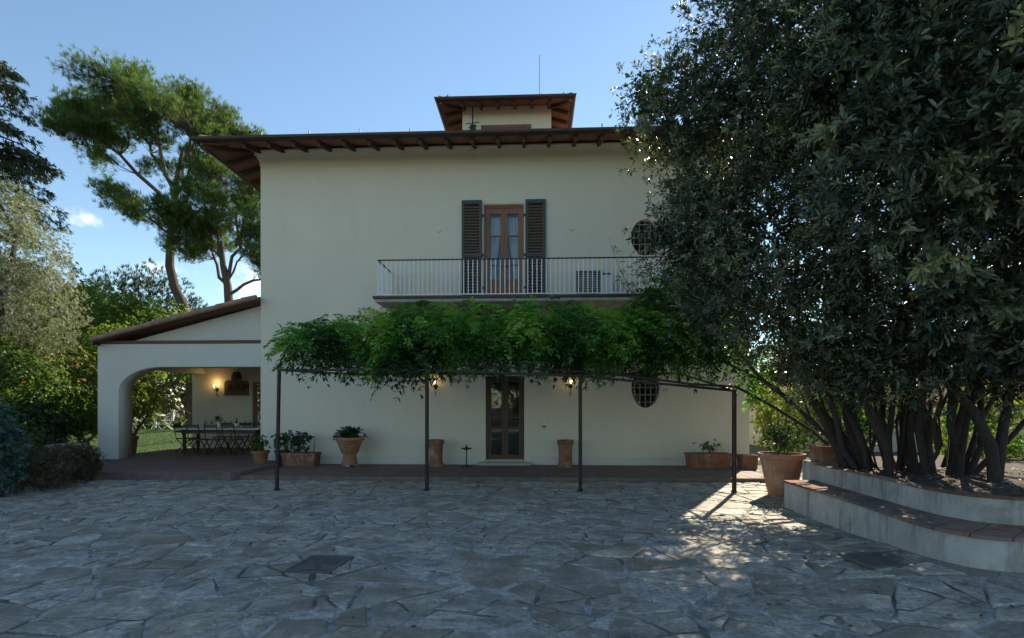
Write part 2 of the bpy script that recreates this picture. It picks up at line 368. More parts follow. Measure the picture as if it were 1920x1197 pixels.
def leaf_mesh(name, geos, mat):
    """geos: list of (V, F, per-vertex var)"""
    V = np.concatenate([g[0] for g in geos]); off = 0; Fs = []
    for g in geos: Fs.append(g[1]+off); off += len(g[0])
    F = np.concatenate(Fs); A = np.concatenate([g[2] for g in geos])
    me = bpy.data.meshes.new(name)
    me.vertices.add(len(V)); me.vertices.foreach_set('co', V.astype(np.float32).ravel())
    me.loops.add(F.size); me.loops.foreach_set('vertex_index', F.astype(np.int32).ravel())
    me.polygons.add(len(F)); me.polygons.foreach_set('loop_start', np.arange(0, F.size, 4, dtype=np.int32))
    try: me.polygons.foreach_set('loop_total', np.full(len(F), 4, dtype=np.int32))
    except Exception: pass
    at = me.attributes.new('leafvar', 'FLOAT', 'POINT'); at.data.foreach_set('value', A.astype(np.float32))
    me.materials.append(M[mat]); me.update(calc_edges=True); me.validate(); return me
def whorls(C, A, k, L, Wd, rng, phi=(40, 85), var=None, droop=.1, six=True, fold=.25, spread=0.):
    n = len(C); C2 = np.repeat(C, k, 0); A2 = np.repeat(A, k, 0); m = n*k
    if spread: C2 = C2+A2*rng.uniform(-spread, spread*.4, (m, 1))+rng.normal(0, spread*.25, (m, 3))
    az = np.tile(np.arange(k)*2.399, n)+rng.normal(0, .3, m)+np.repeat(rng.uniform(0, 6.28, n), k)
    ph = np.radians(rng.uniform(phi[0], phi[1], m))
    e1 = unit(np.cross(A2, np.array([.3, .2, .9])+0*A2)); e2 = np.cross(A2, e1)
    D = unit(A2*np.cos(ph)[:, None]+(e1*np.cos(az)[:, None]+e2*np.sin(az)[:, None])*np.sin(ph)[:, None])
    Lm = L*rng.uniform(.65, 1.15, m); Wm = Wd*rng.uniform(.8, 1.15, m)
    V, F, kk = leaf_geo(C2+D*L*.08, D, Lm, Wm, rng, fold, droop, six, up=unit(A2+.001))
    v = rng.beta(2, 2.6, n) if var is None else var
    vv = np.clip(np.repeat(v, k)+rng.normal(0, .10, m), 0, 1)
    return V, F, np.repeat(vv, kk)
def wob(P, s, ph=0):
    x, y, z = P[:, 0]*s, P[:, 1]*s, P[:, 2]*s
    return (np.sin(x*1.7+ph)+np.sin(y*1.9+1.3+ph)+np.sin(z*2.1+2.1+ph)+np.sin((x+y)*1.1+.7)+np.sin((y-z)*1.3+ph*2)+np.sin((x+z)*2.9+.4)*.7)/5.7
def lobes_pts(lobes, n, rng, shell=(.72, 1.02), gap=-.9, gs=1.3, inside=.72, bump_=.16):
    lobes = np.array(lobes, float); C, Rr = lobes[:, :3], lobes[:, 3:6]
    w = (Rr[:, 0]*Rr[:, 1]*Rr[:, 2])**(2/3); out = []; nor = []; cnt = 0
    for it in range(12):
        m = int((n-cnt)*1.8)+200
        i = rng.choice(len(lobes), m, p=w/w.sum()); d = rnd_dir(rng, m); f = rng.uniform(shell[0], shell[1], m)
        f = f*(1+bump_*wob(d*3+C[i], 1.5))
        P = C[i]+d*Rr[i]*f[:, None]; Nn = unit(d/Rr[i])
        keep = np.ones(m, bool)
        for j in range(len(lobes)):
            q = np.linalg.norm((P-C[j])/Rr[j], axis=1); keep &= ~((q < inside) & (i != j))
        keep &= wob(P, gs, .6) > gap
        out.append(P[keep]); nor.append(Nn[keep]); cnt += keep.sum()
        if cnt >= n: break
    return np.concatenate(out)[:n], np.concatenate(nor)[:n]
def limb(a, b, r0, r1, rng, n=5, sag=.0, wig=.06):
    a, b = Vector(a), Vector(b); L = (b-a).length; pts = []; rr = []
    for i in range(n):
        t = i/(n-1); p = a.lerp(b, t)
        if 0 < i < n-1: p += Vector(rng.normal(0, wig*L*.5, 3)) * (1-abs(2*t-1)*.3)
        p.z += sag*L*math.sin(math.pi*t); pts.append(p); rr.append(r0+(r1-r0)*t)
    return pts, rr

# ================================================================== THE SETTING
def sstep(t): t = max(0., min(1., t)); return t*t*(3-2*t)
def gz(x, y): return .13*sstep((x-2.0)/2.0)*sstep((-6.6-y)/2.4)
def lawn_z(x, y): return .02+.46*sstep((y-3.0)/8.5)
def grid_mesh(name, x0, x1, y0, y1, nx, ny, fz, mat):
    mb = MB(); V = [(x0+(x1-x0)*i/nx, y0+(y1-y0)*j/ny) for j in range(ny+1) for i in range(nx+1)]
    mb.v = [(x, y, fz(x, y)) for x, y in V]
    mb.f = [(j*(nx+1)+i, j*(nx+1)+i+1, (j+1)*(nx+1)+i+1, (j+1)*(nx+1)+i) for j in range(ny) for i in range(nx)]
    return mb.mesh(name, mat, True)
ground = struct('ground', MB().add([(-900, -900, -.06), (900, -900, -.06), (900, 900, -.06), (-900, 900, -.06)], [(0, 1, 2, 3)]).mesh('ground', 'earth'))
lawn = struct('lawn', grid_mesh('lawn', -60, -11.9, -3.0, 40, 30, 40, lawn_z, 'lawn'))
court = struct('courtyard', grid_mesh('courtyard', -12, 16, -24, -1.0, 56, 46, lambda x, y: gz(x, y)-.008, 'mortar'))

# flagstones: irregular cells cut from scattered seeds
rng = np.random.default_rng(11)
X0, X1, Y0, Y1 = -11.6, 6.2, -12.2, -2.2
seeds = []
tries = 0
ca, sa = math.cos(R(24)), math.sin(R(24))
while tries < 5000:
    tries += 1
    x, y = rng.uniform(X0-1, X1+1), rng.uniform(Y0-1, Y1+1)
    r = rng.uniform(.62, 1.15)
    ok = True
    for (a, b, q) in seeds:
        dx, dy = x-a, y-b; u, w = dx*ca+dy*sa, (-dx*sa+dy*ca)*1.45
        if u*u+w*w < ((r+q)/2)**2: ok = False; break
    if ok: seeds.append((x, y, r))
def clip_poly(poly, mx, my, nx, ny):
    out = []; n = len(poly)
    for i in range(n):
        p, q = poly[i], poly[(i+1) % n]
        a = (p[0]-mx)*nx+(p[1]-my)*ny; b = (q[0]-mx)*nx+(q[1]-my)*ny
        if a <= 0: out.append(p)
        if a*b < 0:
            t = a/(a-b); out.append((p[0]+(q[0]-p[0])*t, p[1]+(q[1]-p[1])*t))
    return out
BENCH_F = [(3.95, -5.35), (3.95, -5.9), (3.95, -6.5), (3.94, -7.1), (3.90, -7.75), (3.86, -8.31), (3.88, -8.65), (3.99, -8.91), (4.16, -9.04), (4.40, -9.08), (4.9, -9.10), (5.6, -9.12), (6.6, -9.12), (8.2, -9.1)]
def parea(p): return .5*abs(sum(p[i][0]*p[(i+1) % len(p)][1]-p[(i+1) % len(p)][0]*p[i][1] for i in range(len(p))))
def split_cell(poly, target):
    """crazy paving: break a cell along slanting chords until the pieces are small enough"""
    if parea(poly) < target or len(poly) < 4: return [poly]
    xs = [p[0] for p in poly]; ys = [p[1] for p in poly]; cx, cy = sum(xs)/len(xs), sum(ys)/len(ys)
    # cut across the longer axis, more or less
    sxx = sum((x-cx)**2 for x in xs); syy = sum((y-cy)**2 for y in ys); sxy = sum((x-cx)*(y-cy) for x, y in poly)
    ang = .5*math.atan2(2*sxy, sxx-syy)+random.gauss(0, .45)
    nx, ny = math.cos(ang), math.sin(ang); k = random.uniform(-.13, .13)*max(max(xs)-min(xs), max(ys)-min(ys))
    p1, p2 = clip_poly(poly, cx+nx*k, cy+ny*k, nx, ny), clip_poly(poly, cx+nx*k, cy+ny*k, -nx, -ny)
    out = []
    for p in (p1, p2):
        if len(p) >= 3 and parea(p) > .01: out += split_cell(p, target*random.uniform(.7, 1.6))
    return out
stones = []
for i, (x, y, r) in enumerate(seeds):
    if not (X0-.6 < x < X1+.6 and Y0-.6 < y < Y1+.3): continue
    poly = [(x-2, y-2), (x+2, y-2), (x+2, y+2), (x-2, y+2)]
    for j, (a, b, q) in enumerate(seeds):
        if j == i: continue
        dx, dy = a-x, b-y; d2 = dx*dx+dy*dy
        if d2 > 12: continue
        w = .5+.22*(r-q)/(r+q)
        poly = clip_poly(poly, x+dx*w, y+dy*w, dx, dy)
        if len(poly) < 3: break
    if len(poly) < 3: continue
    for p in split_cell(poly, (random.choice((.05, .08, .13, .2, .32)) if y > -8 else random.choice((.08, .16, .26, .4)))*random.uniform(.8, 1.3)):
        cx, cy = sum(q[0] for q in p)/len(p), sum(q[1] for q in p)/len(p)
        if cx > 4.25 and -9.0 < cy < -5.4: continue
        if cy > -2.55 and -10 < cx < 5: continue
        stones.append((cx, cy, p))
def stone_mesh(x, y, poly):
    # shrink, roughen the outline, give thickness and a worn rim
    g = random.choice((.003, .008, .014, .020, .030)); pts = []
    n = len(poly)
    cx = sum(p[0] for p in poly)/n; cy = sum(p[1] for p in poly)/n
    for i in range(n):
        p, q = Vector(poly[i]), Vector(poly[(i+1) % n]); L = (q-p).length
        if L < .05: continue
        k = max(1, min(4, int(L/.13)))
        for t in range(k):
            v = p.lerp(q, t/k); d = Vector((cx, cy))-v; dl = max(d.length, .01)
            jit = random.gauss(0, .011) if t else random.uniform(-.004, .022)
            pts.append(v+d/dl*(g+jit*(1 if t else 1.2)))
    n = len(pts)
    tx, ty, hz = random.gauss(0, .009), random.gauss(0, .009), random.uniform(-.004, .010)
    h = lambda v: gz(v.x, v.y)+hz+tx*(v.x-cx)+ty*(v.y-cy)
    top = []
    V = []
    for v in pts: V.append((v.x-cx, v.y-cy, gz(v.x, v.y)-.05))
    for v in pts: V.append((v.x-cx, v.y-cy, h(v)-.007))
    for v in pts:
        d = Vector((cx, cy))-v; w = v+d.normalized()*.012; V.append((w.x-cx, w.y-cy, h(w)))
    F = [(i, (i+1) % n, n+(i+1) % n, n+i) for i in range(n)]+[(n+i, n+(i+1) % n, 2*n+(i+1) % n, 2*n+i) for i in range(n)]+[tuple(range(2*n, 3*n))]
    return cx, cy, V, F
stones.sort(key=lambda s: -((s[0]**2*.25+(s[1]+14)**2)) if (s[1] > -10.6) else -9999, reverse=True)
def stone_obj(name, V, F, var):
    me = bpy.data.meshes.new(name); me.from_pydata(V, [], F); me.update(); me.materials.append(M['stone'])
    at = me.attributes.new('stonevar', 'FLOAT', 'POINT'); at.data.foreach_set('value', np.broadcast_to(np.asarray(var, np.float32), (len(V),)).copy())
    return me
restV, restF, restA = [], [], []
for i, (x, y, poly) in enumerate(stones):
    cx, cy, V, F = stone_mesh(x, y, poly); var = random.random()
    if i < 295: put('flagstone', stone_obj('flagstone', V, F, var), court, (cx, cy, 0))
    else:
        o = len(restV); restV += [(a+cx, b+cy, c) for a, b, c in V]; restF += [tuple(k+o for k in f) for f in F]; restA += [var]*len(V)
ro = put('flagstone_rest', stone_obj('flagstone_rest', restV, restF, restA), court); ro['kind'] = 'stuff'

struct('path', MB().prism([(5.95, -2.3), (8.0, -2.3), (7.2, 3), (6.6, 14), (5.55, 14), (5.55, .7), (5.95, .7)], -.055, -.02).mesh('path', 'path'))
# raised walkway along the house and portico platform (terracotta tiles, concrete edge)
def tiled(name, poly, z, size, mat, parent, rot=0, jx=.006):
    mb = MB(); xs = [p[0] for p in poly]; ys = [p[1] for p in poly]
    def inside(x, y):
        c = False; n = len(poly)
        for i in range(n):
            (xa, ya), (xb, yb) = poly[i], poly[(i+1) % n]
            if (ya > y) != (yb > y) and x < (xb-xa)*(y-ya)/(yb-ya)+xa: c = not c
        return c
    nx = int((max(xs)-min(xs))/size)+1; ny = int((max(ys)-min(ys))/size)+1
    for i in range(nx):
        for j in range(ny):
            x, y = min(xs)+size*(i+.5), min(ys)+size*(j+.5)
            h = size/2
            if not all(inside(x+a*h*.98, y+b*h*.98) for a in (-1, 1) for b in (-1, 1)): continue
            k = h-jx; zz = z+random.uniform(.004, .007)
            mb.box(x-k, y-k, z-.01, x+k, y+k, zz)
    o = part(name, mb, mat, parent); o['kind'] = 'stuff'; return o
walk = struct('walkway', MB().prism([(-6.48, -2.58), (4.95, -2.52), (5.3, -2.2), (5.9, -.4), (5.9, .6), (-6.48, .6)], -.05, .08).mesh('walkway', 'kerb'))
tiled('floor_tiles', [(-6.40, -2.46), (4.85, -2.46), (5.2, -2.2), (5.55, -.01), (-6.40, -.01)], .08, .25, 'floor_tile', walk)
plat = struct('platform', MB().prism([(-12.3, 4.6), (-12.3, -.3), (-10.2, -2.78), (-6.62, -2.68), (-6.50, -2.5), (-6.50, 0), (-7.0, 0), (-7.0, 4.6)], -.05, .17).mesh('platform', 'kerb'))
tiled('floor_tiles', [(-12.2, 4.0), (-12.2, -.3), (-10.15, -2.62), (-6.68, -2.55), (-6.6, -.01), (-7.4, -.01), (-7.4, 4.0)], .17, .25, 'floor_tile', plat)

# ================================================================== VILLA
villa = thing('villa', 'cream two storey villa with hipped tile roof, balcony and small roof tower', 'house', (0, 0, 0))
HX0, HX1, HD = -7.36, 5.51, 11.0
DOOR = (-1.31, .20, -.29, 2.41); BD = (-1.36, 4.30, -.30, 6.94)
OV = [(2.86, 6.01, .37, .475), (2.87, 2.10, .37, .53)]
front = plate('wall', rect(HX0, .02, HX1, 8.50), [rect(*DOOR), rect(*BD)]+[oval(*o) for o in OV], .35, 'plaster')
put('wall', front, villa)
part('wall', MB().box(HX0, .35, .02, HX0+.35, HD, 8.5), 'plaster', villa)
part('wall', MB().box(HX1-.35, .35, .02, HX1, HD, 8.5), 'plaster', villa)
part('wall', MB().box(HX0+.35, HD-.35, .02, HX1-.35, HD, 8.5), 'plaster', villa)
part('floor', MB().box(HX0+.35, .35, 4.08, HX1-.35, HD-.35, 4.26), 'concrete', villa)
part('partition', MB().box(HX0+.35, 3.6, .02, HX1-.35, 3.8, 4.08).box(HX0+.35, 3.6, 4.26, HX1-.35, 3.8, 8.4), 'white_plaster', villa)
# plinth (broken at the door)
part('plinth', MB().box(HX0-.02, -.022, .05, DOOR[0]-.12, -.0015, .30).box(DOOR[2]+.12, -.022, .05, HX1+.02, -.0015, .30), 'white_plaster', villa)
part('door_step', MB().box(-1.5, -.30, .078, -.1, -.001, .15), 'concrete', villa, bevel=.01)
# coved cornice: profile swept round the front and sides
def cornice(x0, x1, y0, y1, z0, z1, out, mat, parent, name='cornice'):
    prof = []
    for i in range(7):
        t = i/6*math.pi/2; prof.append((.012+out*(1-math.cos(t)), z0+(z1-z0)*math.sin(t)))
    prof.append((.012+out, z1+.03)); mb = MB()
    ring = []
    for o, z in prof: ring.append([(x0-o, y1+o, z), (x0-o, y0-o, z), (x1+o, y0-o, z), (x1+o, y1+o, z)])
    V = [p for r in ring for p in r]; F = []
    for i in range(len(prof)-1):
        for k in range(4):
            a, b = i*4+k, i*4+(k+1) % 4; F.append((a, b, b+4, a+4))
    mb.add(V, F); return part(name, mb, mat, parent)
cornice(HX0, HX1, 0, HD, 8.03, 8.36, .20, 'plaster', villa)

def hip_roof(parent, x0, x1, y0, y1, ze, slope, wx0, wx1, wy0, wy1, rsp, tsp, tr, nm, rw=.085, rh=.13):
    """deck + rafters + gutter + tiles; eave rectangle x0..x1,y0..y1, wall rectangle w*"""
    root = None
    half = min(x1-x0, y1-y0)/2; h = half*slope
    if x1-x0 >= y1-y0: a, b = (x0+half, (y0+y1)/2), (x1-half, (y0+y1)/2)
    else: a, b = ((x0+x1)/2, y0+half), ((x0+x1)/2, y1-half)
    mb = MB(); t = .05
    for dz in (0, t):
        mb.v += [(x0, y0, ze+dz), (x1, y0, ze+dz), (x1, y1, ze+dz), (x0, y1, ze+dz), (a[0], a[1], ze+h+dz), (b[0], b[1], ze+h+dz)]
    if x1-x0 >= y1-y0: fs = [(0, 1, 5, 4), (1, 2, 5), (2, 3, 4, 5), (3, 0, 4)]
    else: fs = [(0, 1, 4), (1, 2, 5, 4), (2, 3, 5), (3, 0, 4, 5)]
    mb.f = [tuple(reversed(f)) for f in fs]+[tuple(i+6 for i in f) for f in fs]+[(0, 1, 7, 6), (1, 2, 8, 7), (2, 3, 9, 8), (3, 0, 6, 9)]
    roof = part(nm, mb, 'soffit', parent)
    # rafters
    def raf(p, q): part('rafter', MB().bar((0, 0, 0), (Vector(q)-Vector(p)), rw, rh), 'timber', roof, loc=p)
    zr = -rh/2-.006
    n = int((wx1-wx0)/rsp)
    for i in range(n+1):
        x = wx0+.06+(wx1-wx0-.12)*i/n
        raf((x, y0+.06, ze+slope*.06+zr), (x, wy0+.1, ze+slope*(wy0+.1-y0)+zr))
    n = int((wy1-wy0)/rsp)
    for i in range(n+1):
        y = wy0+.06+(wy1-wy0-.12)*i/n
        for (xe, xw, sg) in ((x0, wx0, 1), (x1, wx1, -1)):
            raf((xe+sg*.06, y, ze+slope*.06+zr), (xw+sg*.1, y, ze+slope*(abs(xw-xe)+.1)+zr))
    for (cx, cy, wx, wy) in ((x0, y0, wx0, wy0), (x1, y0, wx1, wy0)):
        dx, dy = wx-cx, wy-cy; m = min(abs(dx), abs(dy))
        sx, sy = math.copysign(1, dx), math.copysign(1, dy)
        raf((cx+sx*.07, cy+sy*.07, ze+slope*.07+zr-.012), (cx+sx*(m+.15), cy+sy*(m+.15), ze+slope*(m+.15)+zr-.012))
    # gutters
    gr = .105
    g = MB(); loop = [(x0-.05, y1), (x0-.05, y0-.05), (x1+.05, y0-.05), (x1+.05, y1)]
    prof = [(gr*math.cos(math.pi+math.pi*i/6), gr*math.sin(math.pi+math.pi*i/6)) for i in range(7)]
    prof += [(u*.86, w*.86) for u, w in reversed(prof)]
    V = []; F = []; npf = len(prof)
    for (x, y), (ox, oy) in zip(loop, ((-1, 0), (-1, -1), (1, -1), (1, 0))):
        for u, w in prof: V.append((x+ox*(-u), y+oy*(-u) if oy else y, ze+.085+w))
    for i in range(3):
        for k in range(npf):
            k2 = (k+1) % npf; F.append((i*npf+k, i*npf+k2, (i+1)*npf+k2, (i+1)*npf+k))
    part('gutter', g.add(V, F), 'gutter', roof)
    # eave tiles one by one, the rest of each column as one mesh
    nseg = 6
    def arc(r, t0=0, t1=math.pi): return [(r*math.cos(t0+(t1-t0)*i/nseg), r*math.sin(t0+(t1-t0)*i/nseg)) for i in range(nseg+1)]
    def tile_mesh():
        m = MB(); L = .34; o = arc(tr); i_ = arc(tr-.016)
        for yy, k in ((0, 1.0), (L, .84)):
            m.v += [(u*k, yy, w*k+yy*slope) for u, w in o]+[(u*k, yy, w*k+yy*slope) for u, w in i_]
        s1 = nseg+1
        for q in range(nseg):
            m.f.append((q, q+1, 2*s1+q+1, 2*s1+q)); m.f.append((s1+q+1, s1+q, 3*s1+q, 3*s1+q+1)); m.f.append((q+1, q, s1+q, s1+q+1))
        return m.mesh('roof_tile', 'rooftile', True)
    tm = tile_mesh()
    cols = MB()
    def column(px, py, dirx, diry, length):
        sx, sy = -diry, dirx   # lateral
        o = arc(tr*.93)
        base = len(cols.v)
        for d in (.30, max(length, .32)):
            cols.v += [(px+sx*u+dirx*d, py+sy*u+diry*d, ze+t+.02+w+d*slope) for u, w in o]
        for q in range(nseg): cols.f.append((base+q, base+q+1, base+nseg+1+q+1, base+nseg+1+q))
    nx = int((x1-x0)/tsp)
    for i in range(nx+1):
        x = x0+(x1-x0-nx*tsp)/2+i*tsp; ln = min(x-x0, x1-x, half)
        o = put('roof_tile', tm, roof, (x, y0-.06+random.uniform(-.012, .012), ze+t-.012), (0, 0, random.gauss(0, .02)))
        column(x, y0-.06, 0, 1, ln); column(x, y1+.06, 0, -1, ln)
    ny = int((y1-y0)/tsp)
    for i in range(ny+1):
        y = y0+(y1-y0-ny*tsp)/2+i*tsp; ln = min(y-y0, y1-y, half)
        put('roof_tile', tm, roof, (x0-.06+random.uniform(-.012, .012), y, ze+t-.012), (0, 0, -math.pi/2+random.gauss(0, .02)))
        column(x0-.06, y, 1, 0, ln); column(x1+.06, y, -1, 0, ln)
    cm = part('roof_tile_field', cols, 'rooftile', roof, True); cm['kind'] = 'stuff'
    # hip and ridge capping
    for (cx, cy), e in (((x0, y0), a), ((x1, y0), b if x1-x0 >= y1-y0 else a), ((x1, y1), b), ((x0, y1), a if x1-x0 >= y1-y0 else b)):
        m = MB(); p0 = Vector((cx, cy, ze+.07)); p1 = Vector((e[0], e[1], ze+h+.10))
        k = 14; pts = []; rr = []
        for i in range(k):
            pts += [p0.lerp(p1, i/k), p0.lerp(p1, (i+.96)/k)]; rr += [.125, .10]
        m.tube(pts, rr, 10); part('hip_capping', m, 'rooftile', roof, True)
    m = MB().tube([(a[0], a[1], ze+h+.09), (b[0], b[1], ze+h+.09)], .12, 10)
    part('ridge_capping', m, 'rooftile', roof, True)
    return roof
roof = hip_roof(villa, HX0-1.02, HX1+1.02, -1.02, HD+1.02, 8.20, .30, HX0, HX1, 0, HD, .64, .215, .088, 'roof')
for x in (-6.75, -5.55, -4.3, -3.05, 1.6, 3.4):
    part('gutter_hook', MB().bar((x, -1.16, 8.25), (x, -1.10, 8.40), .02, .03), 'gutter', roof)

# roof tower
TX0, TX1, TY0, TY1 = -2.43, .53, 3.7, 6.9
part('tower_wall', MB().box(TX0, TY0, 8.6, TX1, TY0+.3, 11.60).box(TX0, TY0+.3, 8.6, TX0+.3, TY1, 11.60).box(TX1-.3, TY0+.3, 8.6, TX1, TY1, 11.6).box(TX0+.3, TY1-.3, 8.6, TX1-.3, TY1, 11.6), 'plaster', villa)
tro = hip_roof(villa, TX0-.64, TX1+.62, TY0-.70, TY1+.7, 11.38, .30, TX0, TX1, TY0, TY1, .55, .215, .088, 'tower_roof', .075, .11)
ts = part('tower_shutter', MB().box(-1.80, TY0-.05, 9.9, -.14, TY0-.002, 10.95), 'slat_red', villa)
for i in range(12): part('slat', MB().box(-1.74, TY0-.066, 10.02+i*.075, -.20, TY0-.052, 10.075+i*.075), 'slat_red', ts)
part('tower_sill', MB().box(-1.9, TY0-.1, 9.82, -.04, TY0-.002, 9.898), 'concrete', villa)

# balcony
bal = part('balcony', MB().box(-3.87, -1.25, 4.13, 3.05, -.002, 4.21), 'concrete', villa, bevel=.008)
part('balcony_edge', MB().box(-3.92, -1.30, 4.212, 3.10, -.002, 4.268), 'gutter', bal)
bm_ = MB().tube([(0, 0, 0), (0, 0, .84)], .012, 6).mesh('baluster', 'white_metal')
BX0, BX1, BY = -3.82, 3.02, -1.2
nb = 62
for i in range(nb+1): put('baluster', bm_, bal, (BX0+(BX1-BX0)*i/nb, BY, 4.31))
for s_, xx in ((0, BX0), (1, BX1)):
    for j in range(1, 11): put('baluster', bm_, bal, (xx, BY+j*.109, 4.31))
for (z, r) in ((4.315, .014), (5.155, .018)):
    mb = MB().bar((BX0-.01, BY, z), (BX1+.01, BY, z), .03, r*1.6).bar((BX0, BY+.016, z), (BX0, -.01, z), .03, r*1.6).bar((BX1, BY+.016, z), (BX1, -.01, z), .03, r*1.6)
    part('rail', mb, 'white_metal' if z < 5 else 'gutter', bal)

# balcony door and its shutters
def glazed_door(name, x0, z0, x1, z1, y, wood, parent, rails, low, curtain=False):
    d = part(name, MB().bar((x0+.03, y, z0), (x0+.03, y, z1), .06, .09, (0, 1, 0)).bar((x1-.03, y, z0), (x1-.03, y, z1), .06, .09, (0, 1, 0)).box(x0+.06, y-.045, z1-.07, x1-.06, y+.045, z1), wood, parent)
    mid = (x0+x1)/2; leafw = (x1-x0-.12)/2
    for k in (0, 1):
        a = x0+.062+k*(leafw+.001); b = a+leafw-.004; st = .085
        mb = MB().box(a, y-.03, z0+.01, a+st, y+.03, z1-.073).box(b-st, y-.03, z0+.01, b, y+.03, z1-.073)
        for zz, hh in rails: mb.box(a+st, y-.028, zz, b-st, y+.028, zz+hh)
        lf = part('door_leaf', mb, wood, d)
        zs = [z0+.01]+[r[0] for r in rails]+[z1-.08]
        for (zz, hh), (z2, h2) in zip(rails[:-1], rails[1:]):
            if zz < low: part('panel', MB().box(a+st+.0, y-.012, zz+hh, b-st, y+.012, z2), wood, d)
            else: part('pane', MB().box(a+st, y-.004, zz+hh, b-st, y+.004, z2), 'glass', d)
        part('handle', MB().tube([(b-.04 if k == 0 else a+.04, y-.03, z0+1.02), (b-.04 if k == 0 else a+.04, y-.07, z0+1.02), (b-.11 if k == 0 else a+.11, y-.075, z0+1.02)], .009, 6), 'iron', d)
    return d
gd = glazed_door('balcony_door', BD[0], BD[1], BD[2], BD[3], .16, 'wood', villa, [(4.31, .12), (4.94, .05), (5.35, .03), (6.12, .03), (6.72, .145)], 4.9)
for k in (0, 1):
    xa, xb = (BD[0]+.14, -.86) if k == 0 else (BD[2]-.14, -.80)
    mb = MB(); n = 14; V = []
    for zi in range(13):
        z = 4.9+zi*.15; t = zi/12
        ws = 1.0 if t > .98 else .35+.65*t**1.3
        for i in range(n+1):
            u = i/n; V.append((xa+(xb-xa)*u*ws, .34+.025*math.sin(u*28+zi*.15), z))
    F = [(j*(n+1)+i, j*(n+1)+i+1, (j+1)*(n+1)+i+1, (j+1)*(n+1)+i) for j in range(12) for i in range(n)]
    part('curtain', mb.add(V, F), 'curtain', gd, True)
slm = MB().bar((-.185, 0, 0), (.185, 0, 0), .012, .055, (0, .55, .83)).mesh('slat', 'slat')
for (a, b) in ((-1.93, -1.40), (-.26, .27)):
    y = -.075
    sh = part('shutter', MB().box(a, y, 4.30, a+.075, y+.045, 7.02).box(b-.075, y, 4.30, b, y+.045, 7.02).box(a+.075, y, 4.30, b-.075, y+.045, 4.42).box(a+.075, y, 5.52, b-.075, y+.045, 5.60).box(a+.075, y, 6.92, b-.075, y+.045, 7.02), 'shutter', villa)
    for i in range(14): put('slat', slm, sh, ((a+b)/2, y+.022, 4.475+i*.077))
    for i in range(17): put('slat', slm, sh, ((a+b)/2, y+.022, 5.66+i*.0765))
    for z in (4.7, 5.56, 6.6): part('hinge', MB().box(b-.01 if a < -1 else a-.05, y+.01, z, b+.05 if a < -1 else a+.01, y+.06, z+.05), 'iron', sh)

# front door
fd = glazed_door('front_door', DOOR[0], DOOR[1], DOOR[2], DOOR[3], .14, 'wood_dark', villa, [(.21, .12), (1.30, .025), (2.25, .085)], .2)
part('threshold', MB().box(DOOR[0]-.02, -.05, .151, DOOR[2]+.02, .3, .199), 'concrete', fd)

# oval windows with iron grilles
for (cx, cz, rx, rz) in OV:
    n = 36; mb = MB(); ro_, ri = oval(cx, cz, rx+.001, rz+.001, n), oval(cx, cz, rx-.05, rz-.05, n)
    V = [(x, .20, z) for x, z in ro_]+[(x, .20, z) for x, z in ri]+[(x, .26, z) for x, z in ri]
    F = [(i, (i+1) % n, n+(i+1) % n, n+i) for i in range(n)]+[(n+i, n+(i+1) % n, 2*n+(i+1) % n, 2*n+i) for i in range(n)]
    w = part('oval_window', mb.add(V, F), 'wood_dark', villa)
    part('pane', MB().add([(x, .25, z) for x, z in ri], [tuple(range(n))]), 'glass', w)
    for k in range(-2, 3):
        u = k*rx*.38; zh = rz*math.sqrt(max(0, 1-(u/rx)**2)); part('grille_bar', MB().bar((cx+u, .07, cz-zh), (cx+u, .07, cz+zh), (.013), .013), 'grille', w)
        u = k*rz*.36; xh = rx*math.sqrt(max(0, 1-(u/rz)**2)); part('grille_bar', MB().bar((cx-xh, .052, cz+u), (cx+xh, .052, cz+u), (.013), .013), 'grille', w)
# small fittings on the facade
for z in (1.30, 1.10): part('door_bell', MB().box(.18, -.02, z-.04, .28, -.001, z+.04 if z > 1.2 else z), 'ac' if z > 1.2 else 'black', villa)
for x in (-2.55, .95): part('vent_cap', MB().lathe([(.05, 0), (.045, .02), (.01, .022)], 12), 'plaster', villa, loc=(x, -.001, 6.25), rot=(R(90), 0, 0))

# antennas
t = thing('antenna_mast', 'thin white antenna mast rising from tower roof', 'antenna', (.15, 5.2, 12.05))
part('mast', MB().tube([(0, 0, -.25), (0, 0, 2.2)], [.03, .02], 6), 'white_metal', t)
part('bracket', MB().box(-.06, -.06, -.25, .06, .06, -.1), 'iron', t)
t = thing('aerial', 'dark little aerial with junction box on front of the tower', 'aerial', (-2.05, 3.40, 9.32))
part('pole', MB().tube([(0, 0, 0), (0, 0, 2.1)], .022, 6), 'iron', t)
part('crossbar', MB().bar((-.22, 0, 1.55), (.22, 0, 1.6), .02, .02).bar((-.15, 0, 1.42), (.15, -.05, 1.46), .02, .02), 'iron', t)
part('junction_box', MB().box(-.08, -.06, 1.28, .10, .05, 1.5), 'iron', t)
part('stay', MB().bar((0, .02, .95), (0, .31, .95), .025, .025), 'iron', t)

